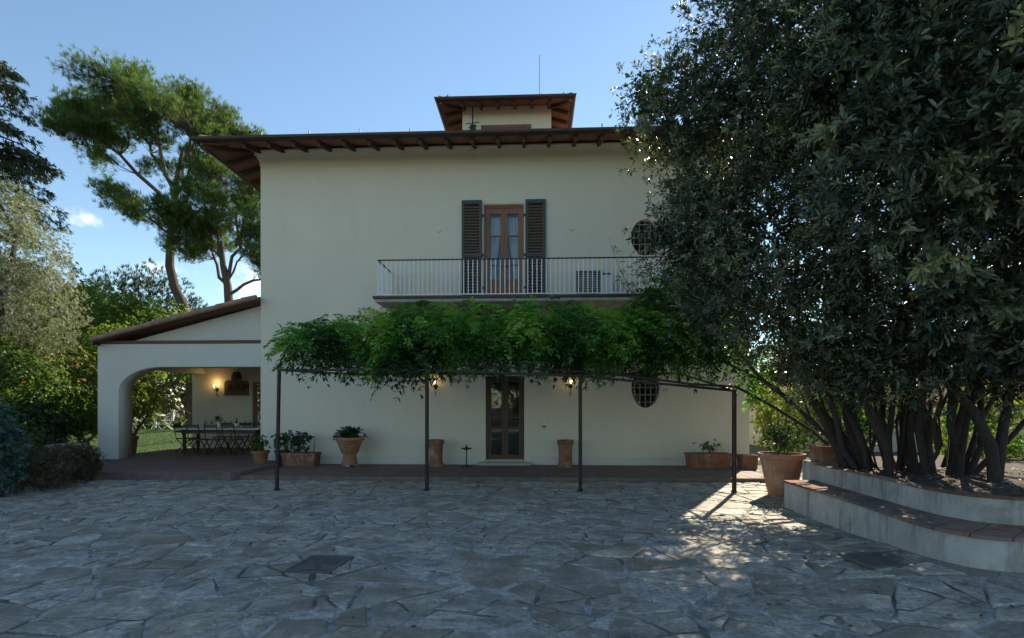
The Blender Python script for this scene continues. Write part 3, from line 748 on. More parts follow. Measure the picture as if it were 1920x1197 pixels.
# air conditioner on balcony
t = thing('air_conditioner', 'white outdoor air conditioner unit standing on balcony behind railing', 'air conditioner', (1.45, -.55, 4.268))
part('casing', MB().box(-.48, -.17, .07, .48, .17, .74), 'ac', t, bevel=.015)
part('fan_guard', MB().box(-.44, -.178, .12, .16, -.1705, .70), 'black', t)
for k in range(13): part('guard_bar', MB().box(-.43, -.192, .145+k*.043, .15, -.186, .152+k*.043), 'ac', t)
part('guard_frame', MB().box(-.46, -.19, .10, -.44, -.171, .72).box(.16, -.19, .10, .18, -.171, .72).box(-.44, -.19, .70, .16, -.171, .72).box(-.44, -.19, .10, .16, -.171, .12), 'ac', t)
part('fan', MB().lathe([(.22, 0), (.23, .004), (.05, .006), (.05, .009)], 20), 'iron_grey', t, loc=(-.14, -.179, .41), rot=(R(90), 0, 0))
for s_ in (-1, 1): part('foot', MB().box(s_*.34-.04, -.16, 0, s_*.34+.04, .16, .069), 'black', t)
part('label_strip', MB().box(.2, -.176, .60, .42, -.171, .64), 'black', t)

# wall lamps
def wall_lamp(label, loc, rz=0, power=.4):
    t = thing('wall_lamp', label, 'lamp', loc, rz, 'lit wall lamps')
    part('back_plate', MB().lathe([(.06, 0), (.055, .015), (.02, .03)], 14), 'iron', t, loc=(0, -.0005, -.10), rot=(R(90), 0, 0))
    part('arm', MB().tube([(0, -.02, -.10), (0, -.10, -.16), (0, -.17, -.12), (0, -.18, -.06)], .011, 6), 'iron', t)
    part('shade', MB().lathe([(.03, -.055), (.05, -.05), (.062, 0), (.07, .055), (.066, .055), (.055, 0), (.02, -.04)], 14), 'glass', t, True, loc=(0, -.18, 0))
    part('bulb', MB().lathe([(.008, -.045), (.03, -.02), (.036, .01), (.026, .04), (.006, .052)], 12), 'bulb', t, True, loc=(0, -.18, 0))
    part('bracket_scroll', MB().tube([(0, -.03, -.14), (0, -.07, -.26), (0, -.03, -.34), (0, -.015, -.30)], .008, 5), 'iron', t)
    l = bpy.data.lights.new('bulb_light', 'POINT'); l.energy = power; l.color = (1, .62, .25); l.shadow_soft_size = .05
    lo = bpy.data.objects.new('bulb_light', l); COL.objects.link(lo); lo.parent = t; lo.location = (0, -.19, .10)
    return t
wall_lamp('small lit lamp on villa wall between urn and front door', (-2.63, -.001, 2.24))
wall_lamp('small lit lamp on villa wall between front door and oval window', (.92, -.001, 2.24))
wall_lamp('lit wall lamp beside carved wooden relief inside portico', (-11.0, 3.998, 2.30), 0, 2)

# ================================================================== PORTICO
portico = thing('portico', 'open white portico with one rounded arch and lean-to roof joined to villa', 'portico', (0, 0, .17))
PO = -.17  # parts are written in world heights
def pp(name, mb, mat, parent=portico, **k):
    mb.v = [(x, y, z+PO) for x, y, z in mb.v]; return part(name, mb, mat, parent, **k)
def arch_outline(xo, xi, xr, zb, zs, zl, zt, n=14):
    # pier from xo..xi, quarter arch from (xi,zs) up to (xi+rx, zl), lintel to xr
    rx = 1.17; pts = [(xo, zb), (xi, zb), (xi, zs)]
    for i in range(1, n+1):
        t = math.pi/2*i/n; pts.append((xi+rx*(1-math.cos(t)), zs+(zl-zs)*math.sin(t)))
    pts += [(xr, zl), (xr, zt), (xo, zt)]
    return pts
me = plate('arch_wall', [(x, z+PO) for x, z in arch_outline(-11.89, -11.31, HX0-.002, .172, 2.0, 2.68, 3.30)], [], .50, 'white_plaster')
put('arch_wall', me, portico)
# back wall with the inner door, and the open left side with a beam on it
IDOOR = (-9.78, .20, -8.85, 2.45)
put('back_wall', plate('back_wall', rect(-11.89, .172+PO, HX0-.002, 3.6+PO), [rect(IDOOR[0], IDOOR[1]+PO, IDOOR[2], IDOOR[3]+PO)], .3, 'plaster'), portico, (0, 4.0, 0))
pp('side_lintel', MB().box(-11.88, .502, 2.74, -11.45, 3.998, 3.28), 'white_plaster')
pp('ceiling_beam', MB().box(-11.44, 1.6, 3.0, HX0-.003, 1.78, 3.2).box(-11.44, 2.9, 3.0, HX0-.003, 3.08, 3.2), 'beam')
bm2 = MB(); pol = [(-11.1, 3.392), (HX0-.003, 3.392), (HX0-.003, 4.37), (-7.45, 4.35)]
bm2.v = [(x, y, z) for y in (.20, .42) for x, z in pol]; bm2.f = [(0, 1, 2, 3), (7, 6, 5, 4), (0, 4, 5, 1), (1, 5, 6, 2), (2, 6, 7, 3), (3, 7, 4, 0)]
pp('gable_wall', bm2, 'white_plaster')
pp('eave_beam', MB().box(-11.90, -.02, 3.302, HX0-.003, .47, 3.39), 'beam')
pa, pb = Vector((-11.82, 0, 3.325)), Vector((HX0-.004, 0, 4.40))
sl = MB(); yy = (-.26, 4.45); th = .06
sl.v = [(p.x, y, p.z+d) for d in (0, th) for y in yy for p in (pa, pb)]
sl.f = [(0, 2, 3, 1), (4, 5, 7, 6), (0, 1, 5, 4), (2, 6, 7, 3), (0, 4, 6, 2), (1, 3, 7, 5)]
pr = pp('lean_to_roof', sl, 'beam')
cols = MB(); nseg = 5; dirv = (pb-pa)
k = int((yy[1]-yy[0])/.215)
for i in range(k+1):
    y = yy[0]+.06+i*.215; base = len(cols.v)
    for p in (pa-dirv.normalized()*.06, pb-dirv.normalized()*.02):
        cols.v += [(p.x, y+.088*math.cos(math.pi*q/nseg), p.z+th+.012+.088*math.sin(math.pi*q/nseg)) for q in range(nseg+1)]
    for q in range(nseg): cols.f.append((base+q, base+q+1, base+nseg+2+q, base+nseg+1+q))
cm = pp('roof_tile_field', cols, 'rooftile', smooth=True); cm['kind'] = 'stuff'
n = 13
tmv = MB()
for i in range(n):
    a = pa.lerp(pb, i/n); b = pa.lerp(pb, (i+1)/n+.01)
    pp('verge_tile', MB().tube([(a.x, -.29, a.z+th+.02), (b.x, -.29, b.z+th+.01)], [.075, .062], 10), 'rooftile', smooth=True)
pp('gutter', MB().tube([(-11.86, -.24, 3.30), (-11.86, 4.45, 3.30)], .05, 8), 'gutter', smooth=True)
d = portico
glz = glazed_door('inner_door', IDOOR[0], IDOOR[1]+PO, IDOOR[2], IDOOR[3]+PO, 4.12, 'wood', portico, [(.21+PO, .16), (.80+PO, .05), (1.35+PO, .03), (1.85+PO, .03), (2.28+PO, .09)], .5)
# wooden relief on the back wall
t = thing('wooden_relief', 'carved dark wooden relief with raised middle hung on portico back wall', 'wall relief', (-10.30, 3.998, 2.02))
pol = [(-.42, 0), (.42, 0), (.42, .40), (.37, .48), (.17, .50), (.17, .66), (.10, .78), (-.10, .78), (-.17, .66), (-.17, .50), (-.37, .48), (-.42, .40)]
put('board', plate('board', pol, [], .05, 'wood_dark'), t, (0, -.051, 0))
for (x, z, r_) in ((-.24, .25, .12), (.0, .28, .13), (.24, .25, .12), (0, .60, .09)):
    part('carving', MB().lathe([(r_, 0), (r_*.85, .03), (r_*.3, .045), (.01, .03)], 14), 'timber', t, True, loc=(x, -.052, z), rot=(R(90), 0, 0))
part('ledge', MB().box(-.45, -.11, -.03, .45, -.001, -.002), 'wood_dark', t)

# ------------------------------------------------------------------ dining table, chairs and what is on the table
tb = thing('dining_table', 'long dark wooden dining table with pale top under portico', 'table', (-9.55, 2.05, .176))
part('table_top', MB().box(-1.28, -.45, .73, 1.28, .45, .775), 'tabletop', tb, bevel=.01)
part('apron', MB().box(-1.15, -.38, .62, 1.15, .38, .729), 'wood_dark', tb)
for sx in (-1, 1):
    for sy in (-1, 1): part('leg', MB().lathe([(.035, 0), (.04, .1), (.055, .3), (.045, .55), (.05, .619)], 10), 'wood_dark', tb, True, loc=(sx*1.08, sy*.33, 0))
def chair_parts(root, frame, seat):
    for s_ in (-1, 1):
        part('leg', MB().tube([(s_*.19, -.20, 0), (s_*.18, .02, .26), (s_*.18, .20, .46)], .015, 6), frame, root)
        part('leg', MB().tube([(s_*.165, .24, 0), (s_*.165, .0, .26), (s_*.165, -.18, .44)], .015, 6), frame, root)
        part('back_post', MB().tube([(s_*.18, .20, .46), (s_*.185, .25, .70), (s_*.17, .29, .92)], .014, 6), frame, root)
    part('seat', MB().box(-.2, -.22, .44, .2, .19, .468), seat, root, bevel=.008)
    part('back_rail', MB().bar((-.18, .27, .86), (.18, .27, .86), .02, .09), frame, root)
    part('back_rail', MB().bar((-.18, .24, .66), (.18, .24, .66), .018, .05), frame, root)
    part('stretcher', MB().bar((-.19, -.10, .12), (.19, -.10, .12), .018, .018), frame, root)
spots = [(-10.72, 1.95, R(95), 'dark red folding chair at the garden end of dining table'), (-9.98, 1.42, R(178), None), (-9.45, 1.38, R(184), None), (-8.92, 1.43, R(176), None),
         (-10.05, 2.72, R(4), 0), (-9.5, 2.75, R(-5), 0), (-8.95, 2.7, R(2), 0), (-8.05, 2.05, R(-90), 'dark red folding chair at the villa end of dining table')]
for x, y, rz, lb in spots:
    if lb is None: lab = 'dark red folding chair, %s, courtyard side of dining table' % ('garden end' if x < -9.7 else 'villa end' if x > -9.2 else 'middle')
    elif lb == 0: lab = 'dark red folding chair, %s, wall side of dining table' % ('garden end' if x < -9.7 else 'villa end' if x > -9.2 else 'middle')
    else: lab = lb
    t = thing('folding_chair', lab, 'chair', (x, y, .176), rz, 'dark red chairs round the dining table')
    chair_parts(t, 'wood_dark', 'red_paint')
TZ = .176+.776
def tableware(name, prof, mat, lab, cat, x, y, grp=None, n=14):
    o = part(name, MB().lathe(prof, n), mat, None, True, loc=(x, y, TZ)); return tag(o, lab, cat, grp)
for i in range(3):
    for yy_, side in ((1.78, 'courtyard'), (2.32, 'wall')):
        tableware('plate', [(.06, 0), (.13, .014), (.128, .018), (.07, .006)], 'ceramic', 'white plate, %s, %s side of dining table' % (('garden end', 'middle', 'villa end')[i], side), 'plate', -10.25+i*.62, yy_, 'plates on the dining table')
        tableware('wine_glass', [(.035, 0), (.034, .004), (.005, .01), (.005, .09), (.03, .12), (.038, .16), (.03, .21), (.027, .21), (.034, .16), (.02, .125)], 'glass', 'wine glass, %s, %s side of dining table' % (('garden end', 'middle', 'villa end')[i], side), 'glass', -10.08+i*.62, yy_+(.12 if yy_ < 2 else -.12), 'glasses on the dining table')
t = thing('wine_bottle', 'dark wine bottle with white label on dining table', 'bottle', (-9.20, 2.05, TZ))
part('body', MB().lathe([(.036, 0), (.038, .01), (.038, .19), (.015, .235), (.014, .30), (.012, .302)], 14), 'black', t, True)
part('paper_label', MB().lathe([(.0388, .05), (.0388, .14)], 14), 'ceramic', t, True)
t = thing('fruit_bowl', 'wide wire fruit bowl near villa end of dining table', 'bowl', (-8.85, 2.05, TZ))
for k in range(8):
    a = k*math.pi/4; part('wire', MB().tube([(0, 0, .005), (.12*math.cos(a), .12*math.sin(a), .03), (.19*math.cos(a), .19*math.sin(a), .11)], .005, 4), 'iron', t)
part('rim', MB().tube([(.19*math.cos(a*math.pi/10), .19*math.sin(a*math.pi/10), .112) for a in range(21)], .007, 5), 'iron', t)
rngs = np.random.default_rng(5)
def plant_leaves(root, mat, n, center, rad, L, Wd, rng, name='foliage', up=.5, k=6, droop=.2):
    P, Nn = lobes_pts([(*center, *rad)], n, rng, (.15, 1.0), -2, 1, -1, .1)
    A = unit(Nn+np.array([0, 0, up])); g = whorls(P, A, k, L, Wd, rng, (25, 80), None, droop)
    return put(name, leaf_mesh(name, [g], mat), root)
t = thing('flower_vase', 'small vase of cut greenery in middle of dining table', 'vase', (-9.75, 2.05, TZ))
part('vase', MB().lathe([(.04, 0), (.055, .05), (.05, .12), (.03, .16), (.035, .18)], 14), 'ceramic', t, True)
plant_leaves(t, 'leaf_green', 26, (0, 0, .27), (.12, .12, .10), .06, .025, rngs)

# ------------------------------------------------------------------ garden set on the lawn
def garden_chair(x, y, rz, lab):
    t = thing('garden_chair', lab, 'chair', (x, y, lawn_z(x, y)), rz, 'white ornate garden chairs on the lawn')
    for s_ in (-1, 1):
        part('leg', MB().tube([(s_*.2, -.24, 0), (s_*.2, .22, .46)], .013, 6), 'white_metal', t)
        part('leg', MB().tube([(s_*.18, .24, 0), (s_*.18, -.22, .46)], .013, 6), 'white_metal', t)
    part('seat', MB().lathe([(.24, 0), (.24, .018), (.22, .022)], 18), 'white_metal', t, loc=(0, 0, .455))
    outl = [(.0, .22, .47)]+[(.21*math.cos(a), .24+.06*(math.sin(a)+1)/2, .72+.24*math.sin(a)) for a in [R(-80+16*i) for i in range(22)]]
    part('back_frame', MB().tube([(x_, y_+.0, z_) for x_, y_, z_ in outl[1:]]+[outl[1]], .014, 6), 'white_metal', t)
    for q in range(4):
        part('back_scroll', MB().tube([((-1)**q*.07+.07*math.cos(a), .27, .60+.12*(q//2)+.06*math.sin(a)) for a in [R(40*i) for i in range(10)]], .009, 5), 'white_metal', t)
    for xx in (-.10, 0, .10): part('back_bar', MB().tube([(xx, .235, .48), (xx*.9, .28, .94)], .009, 5), 'white_metal', t)
    part('arm', MB().tube([(-.21, .26, .68), (-.24, .0, .66), (-.22, -.18, .46)], .011, 5), 'white_metal', t); part('arm', MB().tube([(.21, .26, .68), (.24, .0, .66), (.22, -.18, .46)], .011, 5), 'white_metal', t)
garden_chair(-19.25, 11.1, R(70), 'white ornate iron garden chair beside the low stool'); garden_chair(-17.75, 11.0, R(-65), 'white ornate iron garden chair across the round table from the stool')
gx, gy = -18.5, 11.2
t = thing('garden_table', 'white round pedestal garden table on lawn', 'table', (gx, gy, lawn_z(gx, gy)))
part('table_top', MB().lathe([(.42, 0), (.44, .015), (.43, .035)], 24), 'white_metal', t, loc=(0, 0, .69))
part('pedestal', MB().lathe([(.06, .1), (.04, .2), (.07, .34), (.04, .45), (.09, .69)], 14), 'white_metal', t, True)
for k in range(3):
    a = R(120*k+20); part('leg', MB().tube([(.03*math.cos(a), .03*math.sin(a), .3), (.14*math.cos(a), .14*math.sin(a), .18), (.25*math.cos(a), .25*math.sin(a), 0)], .018, 6), 'white_metal', t)
t = thing('table_ornament', 'pale stone putto-like ornament standing on round garden table', 'ornament', (gx, gy, lawn_z(gx, gy)+.726))
t['label'] = 'pale stone ornament standing on round garden table'
part('base', MB().lathe([(.10, 0), (.10, .03), (.06, .05)], 14), 'stone_block', t)
part('figure', MB().lathe([(.05, .05), (.07, .12), (.05, .2), (.06, .27), (.03, .32), (.045, .37), (.03, .42), (.005, .43)], 14), 'stone_block', t, True)
lx, ly = -19.6, 10.2
t = thing('garden_stool', 'low white folding stool on lawn behind portico pier', 'stool', (lx, ly, lawn_z(lx, ly)))
part('seat', MB().box(-.5, -.22, .26, .5, .22, .30), 'white_metal', t)
for s_ in (-1, 1):
    part('leg', MB().tube([(s_*.4, -.2, 0), (s_*.25, .2, .26)], .014, 5), 'white_metal', t); part('leg', MB().tube([(s_*.25, -.2, .26), (s_*.4, .2, 0)], .014, 5), 'white_metal', t)

# ================================================================== POTS
WZ = .087
def pot_round(name, lab, loc, prof, mat, soil=None, n=28):
    t = thing(name, lab, 'pot', loc)
    part('body', MB().lathe(prof, n), mat, t, True)
    if soil: part('soil', MB().lathe([(soil[0], soil[1]-.02), (soil[0], soil[1])], n), 'soil', t)
    return t
def planter_box(lab, loc, lx_, ly_, h, mat, rz=0):
    t = thing('planter_box', lab, 'planter', loc, rz)
    mb = MB(); a, b = lx_/2, ly_/2; k = .93; wt = .03
    ring = lambda s_, z, i=0: [(-a*s_+i, -b*s_+i, z), (a*s_-i, -b*s_+i, z), (a*s_-i, b*s_-i, z), (-a*s_+i, b*s_-i, z)]
    rings = [ring(k, 0), ring(.985, h-.07), ring(1.03, h-.065), ring(1.03, h), ring(1.03, h, wt), ring(.97, h-.08, wt)]
    mb.v = [p for r in rings for p in r]
    mb.f = [(3, 2, 1, 0)]+[(i*4+q, i*4+(q+1) % 4, i*4+4+(q+1) % 4, i*4+4+q) for i in range(5) for q in range(4)]+[(20, 21, 22, 23)]
    part('body', mb, mat, t); part('soil', MB().box(-a*.93, -b*.9+.0, h-.079, a*.93, b*.9, h-.05), 'soil', t)
    return t
def stems(root, pts, r, mat='bark', name='stem'):
    for p in pts: part(name, MB().tube(p, [r*(1-.6*i/(len(p)-1)) for i in range(len(p))], 6), mat, root)
rp = np.random.default_rng(21)
# left of the facade
t = planter_box('long terracotta planter with leafy plants at villa wall corner', (-6.0, -.55, WZ), .86, .40, .34, 'terracotta_dark')
stems(t, [[(x, 0, .28), (x+rp.normal(0, .05), 0, .55), (x+rp.normal(0, .08), rp.normal(0, .05), .80)] for x in (-.3, -.1, .1, .3)], .012)
plant_leaves(t, 'leaf_dark', 80, (-.1, 0, .62), (.42, .2, .30), .09, .045, rp)
t = pot_round('flower_pot', 'squat terracotta pot with trailing plant on portico platform corner', (-6.92, -.85, .177), [(.15, 0), (.19, .25), (.225, .26), (.225, .32), (.195, .32), (.17, .1)], 'terracotta', (.185, .28))
plant_leaves(t, 'leaf_green', 60, (0, 0, .47), (.26, .24, .22), .08, .035, rp)
t = pot_round('plant_pot', 'dark plastic pot of bushy greenery beside long planter', (-6.58-.02, -.35, .177), [(.13, 0), (.18, .24), (.20, .25), (.2, .29), (.175, .29), (.15, .1)], 'black', (.165, .26))
plant_leaves(t, 'leaf_green', 70, (0, 0, .52), (.26, .22, .28), .08, .035, rp)
# tall urn
t = pot_round('terracotta_urn', 'tall tapered terracotta urn on pedestal base filled with succulents', (-4.72, -.62, WZ), [(.19, .05), (.20, .08), (.16, .28), (.165, .31), (.20, .34), (.33, .66), (.375, .67), (.385, .74), (.34, .74), (.28, .55)], 'terracotta_pale', (.325, .69))
for k in range(3): part('foot', MB().box(-.05, -.04, 0, .05, .04, .05), 'stone_block', t, loc=(.16*math.cos(R(120*k+30)), .16*math.sin(R(120*k+30)), 0))
plant_leaves(t, 'leaf_dark', 70, (0, 0, .82), (.38, .3, .16), .14, .035, rp, up=.9, k=8)
# tall jars
for x, lab in ((-2.53, 'tall lidded terracotta jar between urn and front door'), (.76, 'tall lidded terracotta jar under the door bell beside front door')):
    t = thing('terracotta_jar', lab, 'jar', (x, -.5, WZ), 0, 'jars flanking the front door')
    part('body', MB().lathe([(.21, 0), (.215, .03), (.175, .10), (.165, .25), (.175, .5), (.185, .56)], 24), 'terracotta', t, True)
    part('lid', MB().lathe([(.20, .561), (.21, .575), (.21, .66), (.195, .675), (.05, .69)], 24), 'terracotta_dark', t, True)
# boot scraper stand
t = thing('ashtray_stand', 'small black iron pedestal ashtray stand beside front door', 'stand', (-1.74, -.55, WZ))
part('base', MB().lathe([(.15, 0), (.14, .025), (.03, .04)], 18), 'iron', t); part('stem', MB().tube([(0, 0, .04), (0, 0, .42)], .016, 8), 'iron', t)
part('dish', MB().lathe([(.03, .42), (.13, .45), (.135, .47), (.11, .46)], 18), 'iron', t); part('knob', MB().lathe([(.012, .46), (.03, .49), (.02, .52), (.01, .56)], 10), 'iron', t, True)
# right of the facade
t = planter_box('long terracotta planter with sparse plant along villa wall near great pot', (4.30, -.50, WZ), 1.02, .42, .36, 'terracotta')
stems(t, [[(x, 0, .3), (x+.06, 0, .45), (x+rp.normal(0, .1), 0, .62)] for x in (-.15, 0, .15)], .008)
plant_leaves(t, 'leaf_green', 30, (0, 0, .52), (.36, .15, .18), .07, .03, rp)
planter_box('small square empty terracotta planter at sunlit villa corner', (5.22, -.62, WZ), .38, .36, .33, 'terracotta')
# great pot in the sun patch
t = pot_round('terracotta_pot', 'large smooth terracotta pot with sparse shrub beside curved bench end', (4.45, -4.15, .0), [(.25, 0), (.26, .02), (.32, .25), (.40, .62), (.425, .70), (.455, .71), (.46, .80), (.42, .80), (.37, .6)], 'terracotta_pale', (.39, .74), 36)
t.scale = (.86, .86, .95)
stems(t, [[(.05*k, 0, .72), (.06*k+.03, .02*k, 1.0), (.10*k, .05*k, 1.3)] for k in (-2, -1, 1, 2)], .012)
plant_leaves(t, 'leaf_dark', 90, (0, .05, 1.12), (.34, .3, .30), .09, .035, rp)
t = thing('water_drum', 'blue grey plastic drum behind curved bench end', 'drum', (4.92, -4.55, 0))
part('body', MB().lathe([(.15, 0), (.16, .02), (.16, .25), (.165, .27), (.16, .29), (.16, .52), (.165, .54), (.16, .56), (.16, .78), (.14, .80)], 22), 'grey_plastic', t, True); part('lid', MB().lathe([(.10, .801), (.10, .83), (.02, .835)], 18), 'grey_plastic', t)
planter_box('square terracotta planter box standing on planter wall end', (4.80, -5.15, .705), .52, .42, .27, 'terracotta')
t = pot_round('terracotta_bowl', 'wide terracotta bowl with low green plants behind planter trunks', (8.6, -3.8, .25), [(.22, 0), (.30, .22), (.35, .34), (.38, .35), (.385, .42), (.34, .42), (.3, .3)], 'terracotta', (.33, .36))
plant_leaves(t, 'leaf_green', 120, (0, 0, .66), (.55, .45, .30), .09, .03, rp)
part('plinth', MB().box(-.3, -.3, -.31, .3, .3, -.001), 'stone_block', t)
t = pot_round('terracotta_pot', 'tall dark terracotta pot behind portico pier', (-11.95, 1.15, .177), [(.20, 0), (.24, .45), (.27, .46), (.27, .56), (.23, .56), (.2, .3)], 'terracotta_dark', (.22, .5))

# ================================================================== CURVED PLANTER WITH BENCH
pl = thing('curved_planter', 'curved grey rendered planter with tile topped bench round the big shrub', 'planter', (4.2, -7.0, 0))
o_ = Vector((4.2, -7.0))
BENCH_B = [(4.42, -5.30), (4.40, -5.9), (4.38, -6.5), (4.36, -7.1), (4.33, -7.6), (4.34, -8.05), (4.42, -8.3), (4.55, -8.46), (4.75, -8.55), (5.0, -8.58), (5.4, -8.6), (6.0, -8.6), (6.8, -8.6), (8.2, -8.6)]
BENCH_C = [(x+(.16 if i < 8 else .08), y+(.02 if i < 5 else .14)) for i, (x, y) in enumerate(BENCH_B)]
def catmull(P, m=5):
    out = []
    for i in range(len(P)-1):
        p0, p1, p2, p3 = [Vector(P[max(0, min(len(P)-1, j))]) for j in (i-1, i, i+1, i+2)]
        for k in range(m):
            t_ = k/m; out.append(.5*((2*p1)+(p2-p0)*t_+(2*p0-5*p1+4*p2-p3)*t_*t_+(3*p1-p0-3*p2+p3)*t_**3))
    out.append(Vector(P[-1])); return out
cf, cb, cc = catmull(BENCH_F), catmull(BENCH_B), catmull(BENCH_C)
def strip(A, B, zs0, zs1):
    """solid between curves A and B (plan), bottom zs0, top zs1"""
    mb = MB(); n = len(A)
    for P, z in ((A, zs0), (A, zs1), (B, zs1), (B, zs0)): mb.v += [(p.x-o_.x, p.y-o_.y, z) for p in P]
    for i in range(n-1):
        for k_ in range(4):
            a, b = k_*n+i, ((k_+1) % 4)*n+i; mb.f.append((a, b, b+1, a+1))
    mb.f += [(0, 3*n, 2*n, n), (n-1, 2*n-1, 3*n-1, 4*n-1)]
    bmx = mb; return bmx
def fixn(o):
    bm = bmesh.new(); bm.from_mesh(o.data); bmesh.ops.recalc_face_normals(bm, faces=bm.faces); bm.to_mesh(o.data); bm.free(); return o
fixn(part('bench_wall', strip(cf, cb, -.05, .40), 'plaster_old', pl, False))
fixn(part('planter_wall', strip(cb, cc, -.05, .68), 'plaster_old', pl, False))
# bench tiles one by one
L = [0.]
for a, b in zip(cf, cf[1:]): L.append(L[-1]+(b-a).length)
def at_len(C, s_):
    for i in range(len(L)-1):
        if L[i+1] >= s_:
            return C[i].lerp(C[i+1], (s_-L[i])/(L[i+1]-L[i]))
    return C[-1]
s_ = 0.
while s_ < L[-1]-.2:
    w = .30; e = min(s_+w, L[-1]); g = .006
    A = [at_len(cf, s_+g+(e-s_-2*g)*q/3) for q in range(4)]; B = [at_len(cb, s_+g+(e-s_-2*g)*q/3) for q in range(4)]
    A2 = [a+(a-b).normalized()*.025 for a, b in zip(A, B)]; z = .401+random.uniform(0, .004)
    for half in (0, 1):
        P = A2 if half == 0 else [a.lerp(b, .5)+(b-a).normalized()*.006 for a, b in zip(A2, B)]
        Q = [a.lerp(b, .5)-(b-a).normalized()*.006 for a, b in zip(A2, B)] if half == 0 else [b-(b-a).normalized()*.003 for a, b in zip(A2, B)]
        fixn(part('bench_tile', strip(P, Q, z, z+.033), random.choice(('tile_worn', 'kerb', 'terracotta_dark', 'tile_worn')), pl))
    s_ = e
# coping of flat bricks on the upper wall
L2 = [0.]
for a, b in zip(cb, cb[1:]): L2.append(L2[-1]+(b-a).length)
Lsave = L; L = L2; s_ = 0.
while s_ < L2[-1]-.1:
    e = min(s_+.26, L2[-1]); A = [at_len(cb, s_+.004+(e-s_-.008)*q/2) for q in range(3)]; B = [at_len(cc, s_+.004+(e-s_-.008)*q/2) for q in range(3)]
    A2 = [a+(a-b).normalized()*.012 for a, b in zip(A, B)]
    fixn(part('coping_brick', strip(A2, B, .681, .692+random.uniform(0, .004)), 'rooftile' if random.random() < .7 else 'terracotta_dark', pl)); s_ = e
L = Lsave
soilp = [(p.x-o_.x, p.y-o_.y) for p in cc]+[(5.0, 4.2), (.5, 3.2), (.30, 1.75)]
bm = bmesh.new(); vs = [bm.verts.new((x, y, .64)) for x, y in soilp]; bm.faces.new(vs); bmesh.ops.triangulate(bm, faces=bm.faces); me = bpy.data.meshes.new('soil'); bm.to_mesh(me); bm.free(); me.materials.append(M['soil'])
sp_ = put('soil', me, pl)
part('planter_wall', MB().box(.30, 1.71, -.05, .95, 2.2, .703), 'plaster_old', pl)

# drains
def grate(lab, x, y, rz, w, d):
    t = thing('drain_grate', lab, 'drain', (x, y, gz(x, y)+.014), rz)
    part('frame', MB().box(-w/2, -d/2, -.02, w/2, -d/2+.04, .004).box(-w/2, d/2-.04, -.02, w/2, d/2, .004).box(-w/2, -d/2+.04, -.02, -w/2+.04, d/2-.04, .004).box(w/2-.04, -d/2+.04, -.02, w/2, d/2-.04, .004), 'iron_grey', t)
    part('pit', MB().box(-w/2+.04, -d/2+.04, -.02, w/2-.04, d/2-.04, -.010), 'black', t)
    nb_ = 9
    for i in range(nb_): part('grate_bar', MB().box(-w/2+.045, -d/2+.055+i*(d-.12)/(nb_-1)-.012, -.009, w/2-.045, -d/2+.055+i*(d-.12)/(nb_-1)+.012, .002), 'iron_grey', t)
grate('grey iron drain grate in middle of open paving', -2.18, -8.70, R(-4), .46, .58)
grate('dark iron drain grate in paving near curved bench', 3.36, -8.62, R(6), .52, .46)

# ================================================================== PERGOLA AND WISTERIA
pg = thing('pergola', 'thin dark iron pergola with four posts in front of villa', 'pergola', (0, -3.9, 0))
PX = [(-4.93, -.12, 2.32), (-2.06, -.03, 2.32), (.85, .03, 2.20), (3.70, 0, 1.92)]
for i, (x, y, h) in enumerate(PX):
    lean = .045 if i == 0 else .0
    part('post', MB().tube([(x, y, -.03), (x+lean, y, h)], .036 if i < 3 else .042, 10), 'iron' if i < 3 else 'iron_rust', pg, True)
    part('post_collar', MB().lathe([(.055, 0), (.055, .02), (.04, .03)], 12), 'iron', pg, loc=(x, y, .012))
tops = [(x+(.045 if i == 0 else 0), y, h-.02) for i, (x, y, h) in enumerate(PX)]
for a, b in zip(tops, tops[1:]): part('front_rail', MB().bar(a, b, .035, .045), 'iron', pg)
part('wall_rail', MB().bar((-5.1, 3.865, 2.48), (3.9, 3.865, 2.46), .04, .05), 'iron_rust', pg)
for x in (-5.08, -2.23, .80, 3.72): part('wall_bracket', MB().box(x-.025, 3.84, 2.24, x+.025, 3.896, 2.455), 'iron', pg)
for (x, y, h) in tops: part('cross_rail', MB().bar((x, y+.03, h), (x-.1 if x < 3 else x, 3.84, 2.47), .03, .04), 'iron', pg)
for x in (-3.5, -.6, 2.2): part('cross_rail', MB().bar((x, .0, 2.30 if x < 0 else 2.1), (x, 3.84, 2.49), .02, .025), 'iron', pg)

wv = thing('wisteria', 'green wisteria vine spread over iron pergola along villa', 'vine', (5.15, -5.05, .62))
WO = np.array([5.15, -5.05, .62]); rw = np.random.default_rng(31)
# lobes in world coordinates
WL = [(-4.5, -3.6, 2.85, .5, .6, .32), (-4.0, -3.2, 2.95, .75, .8, .38), (-3.2, -3.0, 2.95, .95, 1.0, .48), (-2.3, -2.9, 3.1, 1.0, 1.2, .55), (-1.2, -2.8, 3.12, 1.1, 1.2, .52), (0, -2.8, 3.12, 1.2, 1.2, .52),
      (1.1, -2.9, 3.05, 1.1, 1.2, .52), (2.1, -3.0, 3.02, 1.0, 1.2, .5), (2.9, -3.2, 2.98, .9, 1.0, .5), (3.35, -3.65, 2.72, .5, .45, .30), (2.6, -3.0, 3.35, .8, .8, .5), (3.1, -3.2, 3.3, .55, .6, .6), (2.75, -3.1, 3.85, .5, .5, .45), (3.1, -4.0, 3.75, .4, .35, .4),
      (-2.6, -3.7, 2.65, .6, .45, .38), (-1.6, -3.7, 3.0, .6, .4, .4), (-.2, -3.7, 2.95, .7, .4, .35), (.9, -3.7, 2.85, .6, .4, .35), (3.95, -4.1, 2.2, .22, .22, .2)]
